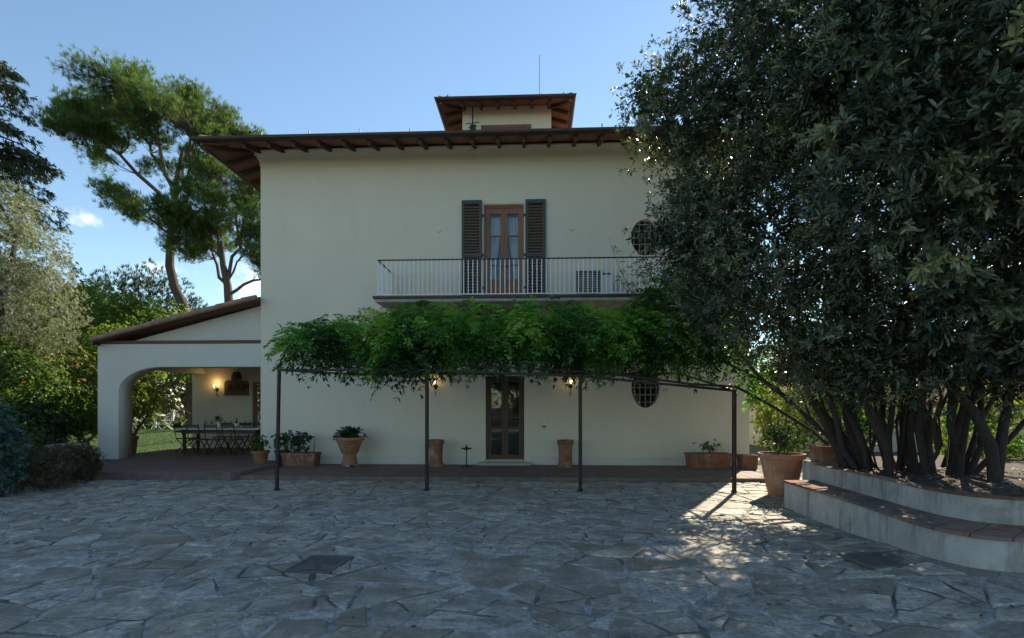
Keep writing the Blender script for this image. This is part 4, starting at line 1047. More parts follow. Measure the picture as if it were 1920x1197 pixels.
P, Nn = lobes_pts(WL, 6600, rw, (.40, 1.12), -.60, 2.3, .5, .2)
def pinnate(P, A, rng, pairs=5, L=.33, ll=.095, lw=.036, var=None):
    n = len(P); t_ = (np.arange(1, pairs+1)/pairs)
    geos = []; side = unit(np.cross(A, np.array([0, 0, 1.0])+rng.normal(0, .25, (n, 3)))); Ls = L*rng.uniform(.65, 1.15, n)[:, None]
    v = rng.beta(2, 2.4, n) if var is None else var
    for q in t_:
        base = P+A*Ls*q+np.array([0, 0, -1.0])*(q**2)*Ls*.55
        for sg in (-1, 1):
            D = unit(side*sg+A*.45+np.array([0, 0, -.35])+rng.normal(0, .12, (n, 3)))
            V, F, k = leaf_geo(base, D, ll*rng.uniform(.8, 1.2, n), lw*rng.uniform(.8, 1.2, n), rng, .15, .15)
            geos.append((V, F, np.repeat(np.clip(v+rng.normal(0, .06, n), 0, 1), k)))
    base = P+A*Ls+np.array([0, 0, -1.0])*Ls*.55
    V, F, k = leaf_geo(base, unit(A+np.array([0, 0, -.8])), ll*1.1, lw, rng, .15, .1); geos.append((V, F, np.repeat(v, k)))
    return geos
A = unit(Nn*np.array([1, 1, .5])+rw.normal(0, .45, (len(P), 3))+np.array([0, -.15, .25]))
clump = np.clip(.42+.85*wob(P, 2.4, 2.0)+rw.normal(0, .13, len(P)), 0, 1)
put('foliage', leaf_mesh('foliage', pinnate(P-WO, A, rw, var=clump), 'leaf_wist'), wv)
# hanging and climbing shoots with leaves along them
def shoots(root, paths, off, rng, mat, leaf_fn, r=.006, bark='bark_dark', name='shoot'):
    geos = []; mb = MB()
    for pts in paths:
        pts = [Vector(p)-Vector(off) for p in pts]; mb.tube(pts, [r*(1-.7*i/(len(pts)-1)) for i in range(len(pts))], 5)
        Q = []; T = []
        for a, b in zip(pts, pts[1:]):
            m = max(2, int((b-a).length/.07))
            for i in range(m): Q.append(a.lerp(b, i/m)); T.append((b-a).normalized())
        geos += leaf_fn(np.array([list(q) for q in Q]), np.array([list(q) for q in T]))
    s0 = part(name, mb, bark, root); s0['kind'] = 'stuff'; put(name+'_leaves', leaf_mesh(name+'_leaves', geos, mat), root)
def wist_leaf(Q, T):
    n = len(Q); s1 = rw.normal(size=(n, 3)); A_ = unit(s1-T*(s1*T).sum(1, keepdims=True)+T*.3); return pinnate(Q[::2], A_[::2], rw, 4, .20, .06, .026)
sh = []
for (x, y, z, dx, dz) in [(-3.05, -4.0, 2.35, .05, -.55), (-2.9, -4.0, 2.3, .1, -.35), (-4.45, -4.0, 2.7, .05, -.65), (-3.7, -3.9, 2.5, .15, -.35), (-1.9, -4.0, 2.35, -.1, -.25), (1.2, -3.9, 2.35, .1, -.2),
                          (-2.6, -3.6, 3.3, -.12, .30), (-3.7, -3.4, 3.1, .1, .22), (-4.6, -3.6, 3.0, -.35, .05), (1.9, -3.3, 3.9, -.45, 1.15), (1.95, -3.4, 3.6, -.35, .75), (2.2, -3.2, 4.4, -.2, .55), (1.5, -3.4, 3.3, -.35, .2), (-.4, -3.5, 3.4, .2, .12), (2.9, -3.2, 4.4, .0, .5), (-3.1, -3.5, 3.3, -.1, .2), (-2.1, -3.5, 3.5, .15, .2), (-1.3, -3.6, 3.4, -.2, .22), (.3, -3.5, 3.4, .2, .2), (1.0, -3.6, 3.3, -.15, .25), (-4.2, -3.6, 3.2, -.1, .18)]:
    n = 5; pts = []
    for i in range(n):
        t_ = i/(n-1); pts.append((x+dx*t_+(.1*dx)*math.sin(t_*3), y-.1*t_, z+dz*t_+(-.12*t_*t_ if dz > 0 else 0)))
    sh.append(pts)
shoots(wv, sh, WO, rw, 'leaf_wist', wist_leaf)
# woody stems: trunk out of the great pot, along the rail
st = [[(5.15, -5.10, .60), (4.72, -4.72, 1.18), (4.20, -4.32, 1.62), (3.70, -3.99, 1.97), (2.9, -3.95, 2.02), (2.2, -3.9, 2.12), (1.2, -3.88, 2.24), (-.6, -3.88, 2.36), (-2.4, -3.9, 2.40), (-4.2, -4.0, 2.45)],
      [(5.20, -5.00, .60), (4.85, -4.70, 1.25), (4.30, -4.25, 1.95), (3.6, -3.8, 2.42), (2.9, -3.4, 2.8), (2.2, -3.0, 2.9), (.5, -2.8, 2.85), (-2, -2.9, 2.8)],
      [(3.5, -3.75, 2.25), (3.0, -3.3, 3.0), (2.6, -3.1, 3.7), (2.3, -3.0, 4.4)],
      [(-4.9, -4.0, 2.3), (-4.86, -4.0, 2.5), (-4.75, -3.95, 2.7), (-4.4, -3.8, 2.85), (-3.6, -3.5, 2.9)], [(-3.2, -3.95, 2.3), (-3.4, -3.9, 2.5), (-3.6, -3.7, 2.8)], [(-3.05, -3.95, 2.3), (-3.2, -3.95, 2.55), (-3.25, -3.7, 2.85)],
      [(-2, -2.9, 2.8), (-3, -3.0, 2.9), (-4.2, -3.4, 2.85)]]
for i, p in enumerate(st):
    part('stem', MB().tube([Vector(q)-Vector(WO) for q in p], [(.030 if i < 2 else .020)*(1-.55*j/(len(p)-1)) for j in range(len(p))], 8), 'bark_dark', wv, True)

# ================================================================== THE BIG MULTI-STEM SHRUB
rb = np.random.default_rng(41)
BX, BY_, BZ = 5.8, -6.2, .64
bt = thing('evergreen_shrub', 'huge dark multi-stemmed evergreen shrub growing from curved planter', 'tree', (BX, BY_, BZ)); BO = np.array([BX, BY_, BZ])
BL = [(5.6, -5.2, 4.4, 3.2, 2.4, 2.2), (5.2, -5.4, 6.6, 2.9, 2.4, 2.0), (6.4, -5.0, 8.0, 3.4, 2.6, 2.0), (3.1, -5.6, 5.9, 1.3, 1.2, 1.1), (2.75, -5.5, 6.3, 1.1, 1.0, .75), (3.5, -5.8, 7.6, 1.05, 1.2, 1.2), (1.95, -5.6, 6.35, .62, .6, .38), (2.2, -5.6, 5.75, .6, .6, .4), (1.75, -5.6, 6.6, .35, .35, .25), (3.2, -5.7, 4.5, 1.3, 1.3, 1.1),
      (3.7, -5.8, 3.3, 1.2, 1.2, .9), (5.0, -7.2, 4.2, 1.9, 1.5, 1.6), (4.9, -7.6, 5.8, 1.7, 1.6, 1.5), (5.9, -8.2, 4.9, 1.8, 1.6, 1.7), (5.4, -8.2, 6.6, 1.7, 1.5, 1.4), (6.9, -7.6, 3.6, 1.8, 1.5, 1.2), (5.0, -6.4, 2.75, 1.5, 1.2, .7), (6.2, -7.2, 2.7, 1.3, 1.2, .55),
      (8.4, -5.6, 4.6, 2.4, 2.2, 2.2), (8.2, -6.6, 6.6, 2.4, 2.2, 2.0), (4.5, -6.4, 7.9, 1.6, 1.5, 1.4), (5.1, -7.3, 8.3, 1.6, 1.5, 1.2), (4.15, -8.0, 4.6, .8, .8, .7), (3.9, -7.2, 5.6, .9, .9, .9)]
BL += [(2.2, -5.2, 4.5, .42, .4, .5), (5.0, -5.3, 2.0, .9, .6, .32), (2.55, -5.1, 4.15, .75, .7, .8), (2.95, -5.0, 3.25, .7, .65, .6), (2.45, -5.3, 5.0, .6, .6, .5), (4.6, -6.2, 2.15, 1.0, .9, .42), (4.7, -4.5, 2.45, .75, .8, .5), (5.6, -7.3, 2.15, 1.1, .8, .40), (6.9, -7.0, 2.2, 1.1, .9, .45), (7.6, -6.2, 2.5, 1.2, 1.0, .6)]
CP, CN = lobes_pts(BL, 2150, rb, (.74, 1.07), -.62, 2.0, .68, .30)
kk = rb.integers(9, 20, len(CP)); ii = np.repeat(np.arange(len(CP)), kk); m = len(ii)
ax = unit(CN+np.array([0, -.05, .35])+rb.normal(0, .35, CN.shape)); csize = rb.uniform(.7, 1.35, len(CP)); cvar = np.clip(rb.beta(1.3, 2.6, len(CP))+(rb.random(len(CP)) < .18)*.55, 0, 1)
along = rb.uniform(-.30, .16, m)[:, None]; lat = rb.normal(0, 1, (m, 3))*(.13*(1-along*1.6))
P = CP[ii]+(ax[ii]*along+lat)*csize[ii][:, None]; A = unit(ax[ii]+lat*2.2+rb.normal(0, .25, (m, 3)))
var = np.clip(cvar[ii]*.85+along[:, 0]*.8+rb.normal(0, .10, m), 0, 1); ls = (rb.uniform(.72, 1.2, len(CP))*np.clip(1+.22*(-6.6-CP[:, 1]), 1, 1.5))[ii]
geos = []
for lo_, hi_ in ((0, .88), (.88, 1.04), (1.04, 1.3), (1.3, 9)):
    for nearside in (True, False):
        q = (ls >= lo_) & (ls < hi_) & ((P[:, 1] < -6.0) == nearside); sc = (.80, .96, 1.16, 1.45)[(0, .88, 1.04, 1.3).index(lo_)]
        geos.append(whorls(P[q]-BO, A[q], 9 if nearside else 8, (.092 if nearside else .082)*sc, (.028 if nearside else .026)*sc, rb, (18, 80), var[q], rb.uniform(0, .2), nearside, spread=.07))
# inner, sparser layer so that gaps show depth instead of sky
P2, N2 = lobes_pts(BL, 15000, rb, (.25, .70), -.95, 1.3, .22, .2)
geos.append(whorls(P2-BO, unit(N2+rb.normal(0, .5, N2.shape)+np.array([0, 0, .4])), 6, .12, .045, rb, (35, 85), rb.uniform(.05, .45, len(P2)), six=False))
put('crown', leaf_mesh('crown', geos, 'leaf_pitto'), bt)
# shoots breaking the outline, pale young tips
def pit_leaf(Q, T):
    n = len(Q); s1 = rb.normal(size=(n, 3)); A_ = unit(s1-T*(s1*T).sum(1, keepdims=True)+T*1.1)
    V, F, k = leaf_geo(Q, A_, .085*rb.uniform(.7, 1.1, n), .028, rb, .2, .1); g = [(V, F, np.repeat(np.clip(rb.normal(.5, .2, n), 0, 1), k))]
    g.append(whorls(Q[-1:], T[-1:], 9, .09, .03, rb, (25, 75), np.array([.7]))); return g
Ps, Ns = lobes_pts(BL, 420, rb, (.92, 1.05), -1.5, 1.7, .85, .2)
sh = []
for p, n_ in zip(Ps, Ns):
    d = Vector(n_)+Vector((rb.normal(0, .3), rb.normal(0, .3), .55)); d.normalize(); L_ = rb.uniform(.18, .5); p = Vector(p)-d*.1
    sh.append([p, p+d*L_*.5, p+d*L_+Vector((0, 0, -.04))])
shoots(bt, sh, BO, rb, 'leaf_pitto', pit_leaf, .006)
# stems fanning from the soil
base_pts = []
for i in range(46):
    a = rb.uniform(0, 6.28); rr = rb.uniform(.1, .95); bx, by = 5.75+rr*1.15*math.cos(a), -5.7+rr*.75*math.sin(a)
    out = Vector((bx-5.75, by+5.7, 0))
    tx, ty = bx+out.x*rb.uniform(.5, 1.6)+rb.normal(0, .35), by+out.y*rb.uniform(.5, 1.6)+rb.normal(0, .3)
    zt = rb.uniform(2.8, 4.6); r0 = rb.choice((.018, .025, .033, .045, .06))*rb.uniform(.8, 1.15)
    p0 = Vector((bx, by, .60)); p1 = Vector((tx, ty, zt)); pts = []
    for k in range(7):
        t_ = k/6; q = p0.lerp(p1, t_**1.15 if k else 0); q.z = p0.z+(p1.z-p0.z)*t_
        q += Vector((rb.normal(0, .05), rb.normal(0, .05), 0)); pts.append(q-Vector(BO))
    part('trunk', MB().tube(pts, [r0*(1-.55*k/6) for k in range(7)], 8), 'bark_dark', bt, True)
# leaning stems: the bent one nearest the bench and two splaying out low
for p, r0 in (([(5.85, -6.95, .58), (5.80, -6.95, 1.1), (5.62, -6.9, 1.55), (5.30, -6.85, 1.95), (4.7, -6.8, 2.45), (4.2, -6.7, 3.0)], .075), ([(5.88, -6.92, .60), (5.98, -6.9, 1.3), (6.2, -6.8, 2.0), (6.6, -6.6, 3.0)], .07),
              ([(5.3, -5.5, .6), (4.8, -5.2, 1.3), (4.4, -5.0, 2.0), (4.0, -5.0, 3.0)], .05), ([(5.1, -5.6, .6), (4.75, -5.4, 1.0), (4.3, -5.1, 1.55), (3.7, -4.9, 2.15), (3.3, -4.8, 2.7)], .04), ([(6.5, -5.6, .6), (7.0, -5.3, 1.4), (7.8, -5.0, 2.4)], .06), ([(6.3, -6.0, .6), (6.8, -6.1, 1.2), (7.5, -6.2, 2.2)], .05)):
    part('trunk', MB().tube([Vector(q)-Vector(BO) for q in p], [r0*(1-.5*j/(len(p)-1)) for j in range(len(p))], 9), 'bark_dark', bt, True)
# fallen leaves on the planter soil
n = 500; q = np.stack([rb.uniform(4.75, 7.5, n), rb.uniform(-8.3, -5.4, n), np.full(n, .648)], 1); a = rb.uniform(0, 6.28, n)
V, F, k = leaf_geo(q, np.stack([np.cos(a), np.sin(a), rb.uniform(0, .4, n)], 1), .08, .03, rb, .2, 0)
fl = put('leaf_litter', leaf_mesh('leaf_litter', [(V, F, np.repeat(rb.uniform(.4, 1, n), k))], 'leaf_heath')); fl['kind'] = 'stuff'; tag(fl, 'dry fallen leaves scattered on planter soil', 'leaf litter')

n = 170; q = np.stack([rb.uniform(-4, 4.2, n), rb.uniform(-10.3, -3.2, n), np.zeros(n)], 1); q[:n//2, 0] = rb.uniform(1.8, 4.0, n//2); q = q[~((q[:, 0] > 3.75) & (q[:, 1] < -5.2))]; n = len(q)
q[:, 2] = [gz(x, y)+.012 for x, y in q[:, :2]]; a = rb.uniform(0, 6.28, n)
V, F, k = leaf_geo(q, np.stack([np.cos(a), np.sin(a), rb.uniform(0, .35, n)], 1), .05, .02, rb, .25, 0)
fl = put('fallen_leaves', leaf_mesh('fallen_leaves', [(V, F, np.repeat(rb.uniform(.4, 1, n), k))], 'leaf_heath')); fl['kind'] = 'stuff'; tag(fl, 'few small dry leaves fallen on courtyard paving', 'leaf litter')

# ================================================================== OTHER TREES AND SHRUBS
def bush(name, lab, lobes, n, mat, L, Wd, seed, k=7, cat='shrub', group=None, trunk=None, six=False, gap=-.55, gs=1.5, phi=(30, 85), droop=.15, shell=(.55, 1.05), up=.35, limbs=8, bark='bark', tr=.07):
    rng = np.random.default_rng(seed); lo = np.array(lobes, float); cx, cy = lo[:, 0].mean(), lo[:, 1].mean()
    zb = trunk[2] if trunk else 0.
    if trunk: cx, cy = trunk[0], trunk[1]
    O = np.array([cx, cy, zb]); t = thing(name, lab, cat, tuple(O), 0, group)
    P, Nn = lobes_pts(lobes, n, rng, shell, gap, gs, .5, .22)
    P = P[P[:, 2] > zb+.03]
    A_ = unit(rng.normal(0, .5, P.shape)+unit(P-lo[:, :3].mean(0))+np.array([0, 0, up]))
    v = np.clip(rng.beta(2, 2.4, len(P))+.18*wob(P, 1.3, seed), 0, 1)
    put('crown', leaf_mesh('crown', [whorls(P-O, A_, k, L, Wd, rng, phi, v, droop, six)], mat), t)
    mb = MB(); c0 = Vector(O)
    idx = rng.choice(len(lobes), limbs)
    for j in idx:
        tgt = Vector(lobes[j][:3])+Vector(rng.normal(0, .35, 3))*float(min(lobes[j][3:6]))
        if tgt.z < zb+.2: tgt.z = zb+.3
        p0 = c0+Vector((rng.normal(0, .06), rng.normal(0, .06), -.02)); pts, rr = limb(p0, tgt, tr, tr*.25, rng, 6, .0, .05); mb.tube([p_-c0 for p_ in pts], rr, 6)
    part('trunk', mb, bark, t, True)
    return t
# left side, near to far
bush('blue_green_shrub', 'narrow blue green succulent shrub at edge of paving', [(-9.50, -4.95, .7, .40, .42, .72), (-9.60, -5.0, 1.25, .33, .35, .5), (-9.95, -5.1, .6, .5, .5, .6)], 700, 'leaf_blue', .085, .035, 51, 8, six=True, tr=.03)
bush('heath_shrub', 'low russet and mauve heath shrub at edge of paving', [(-9.35, -4.2, .40, .5, .55, .42), (-9.5, -3.5, .48, .55, .6, .50), (-9.75, -4.5, .35, .5, .5, .4), (-9.85, -3.0, .4, .5, .5, .42), (-10.1, -3.8, .55, .6, .6, .5)], 2600, 'leaf_heath', .055, .012, 52, 9, tr=.02)
bush('box_shrub', 'small dark green shrub between heath and portico platform', [(-9.85, -2.75, .32, .34, .3, .36), (-10.3, -2.4, .3, .4, .4, .35)], 450, 'leaf_dark', .06, .028, 53, tr=.02)
bush('garden_shrub', 'dark leafy shrub beside outer portico pier', [(-13.2, -.6, .9, .8, .8, .9), (-12.8, .0, .7, .55, .6, .7), (-14.2, -1.0, .9, .9, .8, .9), (-12.4, -1.3, .35, .5, .5, .4)], 1500, 'leaf_dark', .11, .05, 54)
bush('garden_shrub', 'bushy green shrub behind stone block at paving edge', [(-12.2, -2.4, .7, .8, .7, .75), (-11.6, -3.2, .6, .7, .7, .65), (-12.6, -3.6, .9, .9, .8, .9), (-11.0, -4.0, .5, .5, .5, .5)], 1500, 'leaf_green', .09, .04, 55)
bush('yellowing_shrub', 'tall loose shrub with yellowing leaves under olive tree', [(-14.6, 1.8, 2.4, 1.2, 1.1, 1.0), (-15.4, 1.4, 3.1, 1.1, 1.0, .9), (-14.0, 2.2, 1.5, 1.0, 1.0, .9), (-15.6, 2.0, 1.6, 1.2, 1.1, 1.0)], 2300, 'leaf_autumn', .12, .05, 56)
bush('garden_shrub', 'tall fresh green shrub under the olive tree', [(-13.6, -.2, 2.2, .9, .8, .9), (-14.4, -.6, 2.8, 1.0, .9, .9), (-15.2, -.8, 2.0, 1.0, .9, 1.0), (-13.0, .6, 1.6, .7, .7, .8)], 2200, 'leaf_green', .10, .045, 64)
bush('garden_shrub', 'bright green shrub in front of the broadleaf tree by portico eave', [(-13.4, 3.4, 3.0, .9, .9, .9), (-14.3, 3.8, 3.6, 1.2, 1.0, .9), (-13.0, 3.0, 2.0, .6, .8, .9), (-14.6, 3.6, 2.2, 1.0, .9, 1.0)], 2300, 'leaf_bright', .11, .05, 65)
olive = bush('olive_tree', 'silvery grey olive tree beside the portico', [(-14.5, .4, 4.3, 1.5, 1.5, 1.5), (-14.7, .3, 5.9, 1.35, 1.4, 1.4), (-15.0, .3, 7.0, 1.1, 1.2, .9), (-15.6, .2, 5.0, 1.5, 1.5, 1.8)], 8200, 'leaf_olive', .085, .019, 57, 9, 'tree', None, (-14.8, .3, .02), False, -.55, 1.9, tr=.13, limbs=10)
bush('broadleaf_tree', 'bright green broadleaf tree sunlit behind portico roof', [(-15.5, 7.0, 4.4, 2.2, 1.8, 1.4), (-17.2, 6.6, 4.8, 2.0, 1.8, 1.5), (-14.2, 7.2, 3.7, 1.3, 1.4, 1.1), (-16.4, 6.4, 4.0, 2.0, 1.6, .9), (-13.9, 7.6, 4.4, .9, 1.0, .8)], 4200, 'leaf_bright', .13, .06, 58, 7, 'tree', None, (-13.0, 8.4, .2), tr=.05, limbs=5)
bush('broadleaf_tree', 'deep green broadleaf tree between olive and pines', [(-20.4, 9.0, 5.0, 2.3, 2.0, 2.0), (-18.6, 9.4, 5.2, 2.0, 1.8, 1.5), (-22.0, 8.6, 4.4, 2.2, 2.0, 2.0), (-19.6, 8.4, 3.4, 2.2, 1.8, 1.5)], 4200, 'leaf_green', .15, .07, 59, 7, 'tree', None, (-20.0, 9.2, .3), tr=.14)
bush('feathery_tree', 'dark feathery tree with thin upright sprays against sky', [(-24.0, 15.0, 7.4, 2.4, 2.0, 1.6), (-22.0, 15.4, 7.8, 2.2, 2.0, 1.7), (-25.6, 14.6, 6.6, 2.2, 2.0, 1.6), (-20.6, 15.6, 7.0, 1.6, 1.6, 1.4), (-23.4, 15.0, 5.4, 3.0, 2.0, 1.8)], 3600, 'leaf_dark', .28, .035, 60, 8, 'tree', None, (-23.2, 15.0, .48), False, -.35, 1.6, (10, 50), .0, (.4, 1.12), .9, tr=.16, limbs=14)
# hedge behind the lawn: separate shrubs
for i, (x, y, m, lb) in enumerate([(-26.5, 18.0, 'leaf_green', 'green shrub beyond lawn farthest from villa'), (-23.6, 17.2, 'leaf_pale', 'pale waxy leaved shrub behind garden stool'), (-20.8, 17.0, 'leaf_pale', 'pale waxy leaved shrub behind round garden table'), (-18.2, 16.6, 'leaf_green', 'green hedge shrub seen beside portico back wall'), (-15.4, 16.8, 'leaf_dark', 'dark hedge shrub behind portico back wall')]):
    bush('hedge_shrub', lb, [(x, y, 1.6, 1.7, 1.2, 1.5), (x+.5, y-.2, 3.0, 1.5, 1.2, 1.3), (x-.8, y+.1, 2.6, 1.3, 1.2, 1.4), (x+.2, y+.3, 4.2, 1.3, 1.0, .9)], 1700, m, .17, .085 if 'pale' in m else .07, 70+i, 6, group='shrubs hedging the lawn', trunk=(x, y, .46))
# fir at the left edge: drooping flat sprays
rf = np.random.default_rng(81)
FX, FY = -25.4, 9.5
t = thing('fir_tree', 'dark conifer with drooping layered branches behind olive tree', 'tree', (FX, FY, .4))
part('trunk', MB().tube([(0, 0, -.05), (.1, 0, 6), (.0, .1, 12), (0, 0, 18)], [.35, .28, .18, .04], 10), 'bark_dark', t, True)
geos = []; mb = MB()
for i in range(120):
    z = rf.uniform(3.5, 17.2); a = rf.uniform(0, 6.28); ln = (1-(z/19)**2)*4.6*rf.uniform(.65, 1.05)+.4
    if z > 12: ln *= 1.05
    d = Vector((math.cos(a), math.sin(a), 0)); pts = [Vector((0, 0, z))+d*ln*q+Vector((0, 0, .25*math.sin(q*3.1)-.75*q*q*ln*.28)) for q in (0, .25, .5, .75, 1)]
    mb.tube(pts, [.05, .04, .03, .02, .008], 5)
    m = int(ln*26); tt = rf.uniform(.22, 1.0, m); Q = np.array([list(pts[0].lerp(pts[4], q)+Vector((0, 0, .25*math.sin(q*3.1)*.5+.75*ln*.28*(q-q*q)*.9))) for q in tt])
    Q += rf.normal(0, .13, Q.shape)*np.array([1, 1, .6]); sd2 = np.array([-math.sin(a), math.cos(a), 0]); w_ = rf.uniform(-1, 1, (m, 1))
    Q = Q+sd2*w_*(.2+.75*(1.05-tt[:, None])*ln*.28); D = unit(np.array(list(d))*.6+sd2*w_*.9+np.array([0, 0, -.45])+rf.normal(0, .25, (m, 3)))
    geos.append(whorls(Q, D, 5, .26, .055, rf, (10, 55), rf.beta(2, 3, m), .2, False))
part('branches', mb, 'bark_dark', t); put('crown', leaf_mesh('crown', geos, 'leaf_fir'), t)

# umbrella pines
def fan_pads(org, prof, n, seed, inner, depth, size):
    """foliage pads filling a fan-shaped umbrella crown; prof: (angle, reach)"""
    rng = np.random.default_rng(seed); out = []; an = [p[0] for p in prof]; re_ = [p[1] for p in prof]
    for _ in range(n):
        th_ = rng.uniform(an[0], an[-1]); rm = np.interp(th_, an, re_); f_ = inner+(1-inner)*rng.random()**.6
        yy_ = rng.normal(0, .45)*depth*f_; r_ = rm*f_*math.sqrt(max(.35, 1-(yy_/(depth*1.6))**2)); s2 = size*rng.uniform(.7, 1.25)
        out.append((org[0]+r_*math.cos(R(th_)), org[1]+yy_, org[2]+r_*math.sin(R(th_)), s2, s2, s2*.62))
    return out
def pine(lab, base, trunk_pts, nodes, pads, tips_per, seed, tr, tuftL=.30):
    rng = np.random.default_rng(seed); O = Vector(base); t = thing('stone_pine', lab, 'tree', base, 0, 'stone pines behind the portico')
    part('trunk', MB().tube([Vector(p)-O for p in trunk_pts], tr, 12), 'bark_pine', t, True)
    lm = MB(); tw = MB(); geos = []; nodeP = []
    for (a, b, r0) in nodes:
        r0 *= .62; pts, rr = limb(a, b, r0, r0*.35, rng, 7, .06, .07); lm.tube([p-O for p in pts], rr, 7); nodeP += [(p, r) for p, r in zip(pts[2:], rr[2:])]
    NP = np.array([list(p) for p, r in nodeP])
    for (cx, cy, cz, rx, ry, rz) in pads:
        m = int(tips_per*rx*ry*1.0)+8
        d = rnd_dir(rng, m); f = rng.uniform(.35, 1.12, m)
        tips = np.array([cx, cy, cz])+d*np.array([rx, ry, rz])*f[:, None]
        for tp in tips:
            dd = np.linalg.norm((NP-tp)*np.array([1, 1, 1.0])+np.array([0, 0, .5]), axis=1); j = int(np.argmin(dd)); a = Vector(NP[j]); b = Vector(tp)
            L_ = (b-a).length; mid = a.lerp(b, .5)+Vector((rng.normal(0, .08*L_), rng.normal(0, .08*L_), -.06*L_))
            tw.tube([a-O, mid-O, b-O], [.020, .013, .006], 4, False)
            fw = np.array(list((b-mid).normalized())); q = 9
            tt = rng.uniform(.30, 1.0, q)[:, None]; C = np.array(list(mid))*(1-tt)+np.array(list(b))*tt+rng.normal(0, .13, (q, 3)); C[0] = tp; C += rng.normal(0, .10, (q, 3))
            Ax = unit(fw*.7+np.array([0, 0, .75])+rng.normal(0, .4, (q, 3)))
            geos.append(whorls(C-np.array(base), Ax, 13, tuftL, .022, rng, (8, 62), np.clip(rng.beta(2, 2, q), 0, 1), .0, False, 0))
    part('limbs', lm, 'bark_pine', t, True); tws = part('twigs', tw, 'bark_pine', t); tws['kind'] = 'stuff'; put('crown', leaf_mesh('crown', geos, 'leaf_pine'), t)
Y = 14.0
pine('tall umbrella pine with curved bare trunk and wide airy crown', (-18.4, Y, .4), [(-18.4, Y, .35), (-18.6, Y, 4), (-18.95, Y, 7.0), (-19.45, Y, 8.0), (-19.75, Y, 9.2), (-19.68, Y, 10.9), (-19.55, Y, 12.1), (-19.3, Y, 14.1), (-19.0, Y, 15.6)],
     [((-19.68, Y, 10.9), (-22.2, Y-.3, 12.6), .14), ((-19.65, Y, 11.6), (-25.9, Y+.3, 17.6), .20), ((-19.5, Y, 12.4), (-23.2, Y+1.2, 17.9), .17), ((-19.35, Y, 13.4), (-21.3, Y-1.6, 18.2), .16), ((-19.3, Y, 14.1), (-18.6, Y+1.2, 18.0), .15), ((-19.6, Y, 11.8), (-16.4, Y+.5, 16.4), .17),
      ((-19.5, Y, 12.3), (-17.0, Y-1.6, 15.4), .14), ((-19.3, Y, 13.8), (-19.6, Y+2.2, 17.4), .13), ((-19.7, Y, 10.9), (-17.3, Y+1.0, 12.2), .12), ((-19.68, Y, 11.2), (-20.6, Y-1.8, 12.6), .11), ((-22.6, Y, 14.7), (-24.3, Y-1.5, 15.6), .08)],
     [(-26.0, Y+.3, 17.7, 1.0, 1.0, .7), (-24.8, Y, 18.2, 1.1, 1.3, .9), (-23.2, Y+1.0, 18.6, 1.6, 1.6, 1.2), (-21.4, Y-1.0, 18.6, 1.7, 1.7, 1.1), (-19.6, Y+1.2, 18.1, 1.7, 1.7, 1.0), (-18.2, Y-.5, 17.5, 1.5, 1.7, 1.0), (-16.8, Y+.5, 16.6, 1.5, 1.6, .9), (-15.8, Y+.4, 16.0, .9, 1.2, .7), (-17.2, Y-1.5, 15.7, 1.3, 1.2, .8), (-24.2, Y-1.2, 16.2, 1.2, 1.2, .8),
      (-22.6, Y-.3, 16.6, 1.4, 1.4, 1.0), (-20.6, Y-1.5, 16.4, 1.3, 1.3, .9), (-22.6, Y-.3, 12.9, 1.1, 1.1, .7), (-21.4, Y-1.0, 12.3, 1.2, 1.2, .7), (-23.2, Y, 13.4, .8, .9, .5), (-17.2, Y+.8, 12.6, 1.3, 1.3, .9), (-18.4, Y-.8, 14.0, 1.2, 1.2, .8), (-20.6, Y-1.6, 11.6, .9, .9, .5)]+fan_pads((-19.6, 14, 11.0), [(46, 6.6), (65, 7.2), (90, 7.7), (112, 9.0), (135, 9.6), (141, 8.0)], 50, 5, .46, 4.2, .80),
     13, 91, [.30, .27, .24, .23, .22, .20, .18, .14, .08])
Y = 13.0
pine('smaller umbrella pine with forked trunk close to villa wall', (-15.5, Y, .4), [(-15.5, Y, .35), (-15.7, Y, 4), (-15.86, Y, 6.8), (-15.95, Y, 7.9), (-16.2, Y, 9.0), (-16.3, Y, 10.2)],
     [((-15.95, Y, 7.9), (-17.3, Y+.2, 10.4), .15), ((-16.2, Y, 9.0), (-16.6, Y-.6, 12.4), .15), ((-15.98, Y, 8.0), (-15.6, Y+.5, 12.0), .17), ((-15.9, Y, 7.4), (-13.6, Y+.3, 8.6), .15), ((-15.7, Y+.3, 10.0), (-14.0, Y-.6, 13.4), .13), ((-16.2, Y, 9.2), (-18.4, Y-.5, 11.2), .11), ((-15.7, Y+.3, 10.4), (-14.2, Y+1.5, 11.2), .10), ((-16.4, Y-.3, 11), (-15.6, Y-1.5, 13.2), .09), ((-15.95, Y, 8.1), (-13.8, Y-1, 10.3), .09)],
     [(-17.6, Y, 10.9, 1.1, 1.1, .7), (-16.8, Y-.5, 12.6, 1.4, 1.4, .9), (-15.4, Y+.4, 12.6, 1.4, 1.5, .9), (-14.1, Y-.4, 13.4, 1.2, 1.4, .9), (-15.6, Y-1.4, 13.3, 1.1, 1.0, .7), (-14.0, Y+1.2, 11.4, 1.1, 1.2, .8), (-18.3, Y-.5, 11.5, .8, .8, .5), (-13.7, Y-.8, 10.6, .9, .9, .5), (-13.6, Y+.3, 9.0, .9, 1.0, .6), (-15.2, Y-.6, 10.9, 1.0, 1.0, .6)]+fan_pads((-16.0, 13, 8.8), [(-8, 3.0), (30, 4.2), (60, 5.5), (90, 5.1), (120, 4.2), (160, 3.4)], 44, 6, .28, 2.8, .70),
     12, 92, [.28, .25, .22, .19, .15, .10], .28)

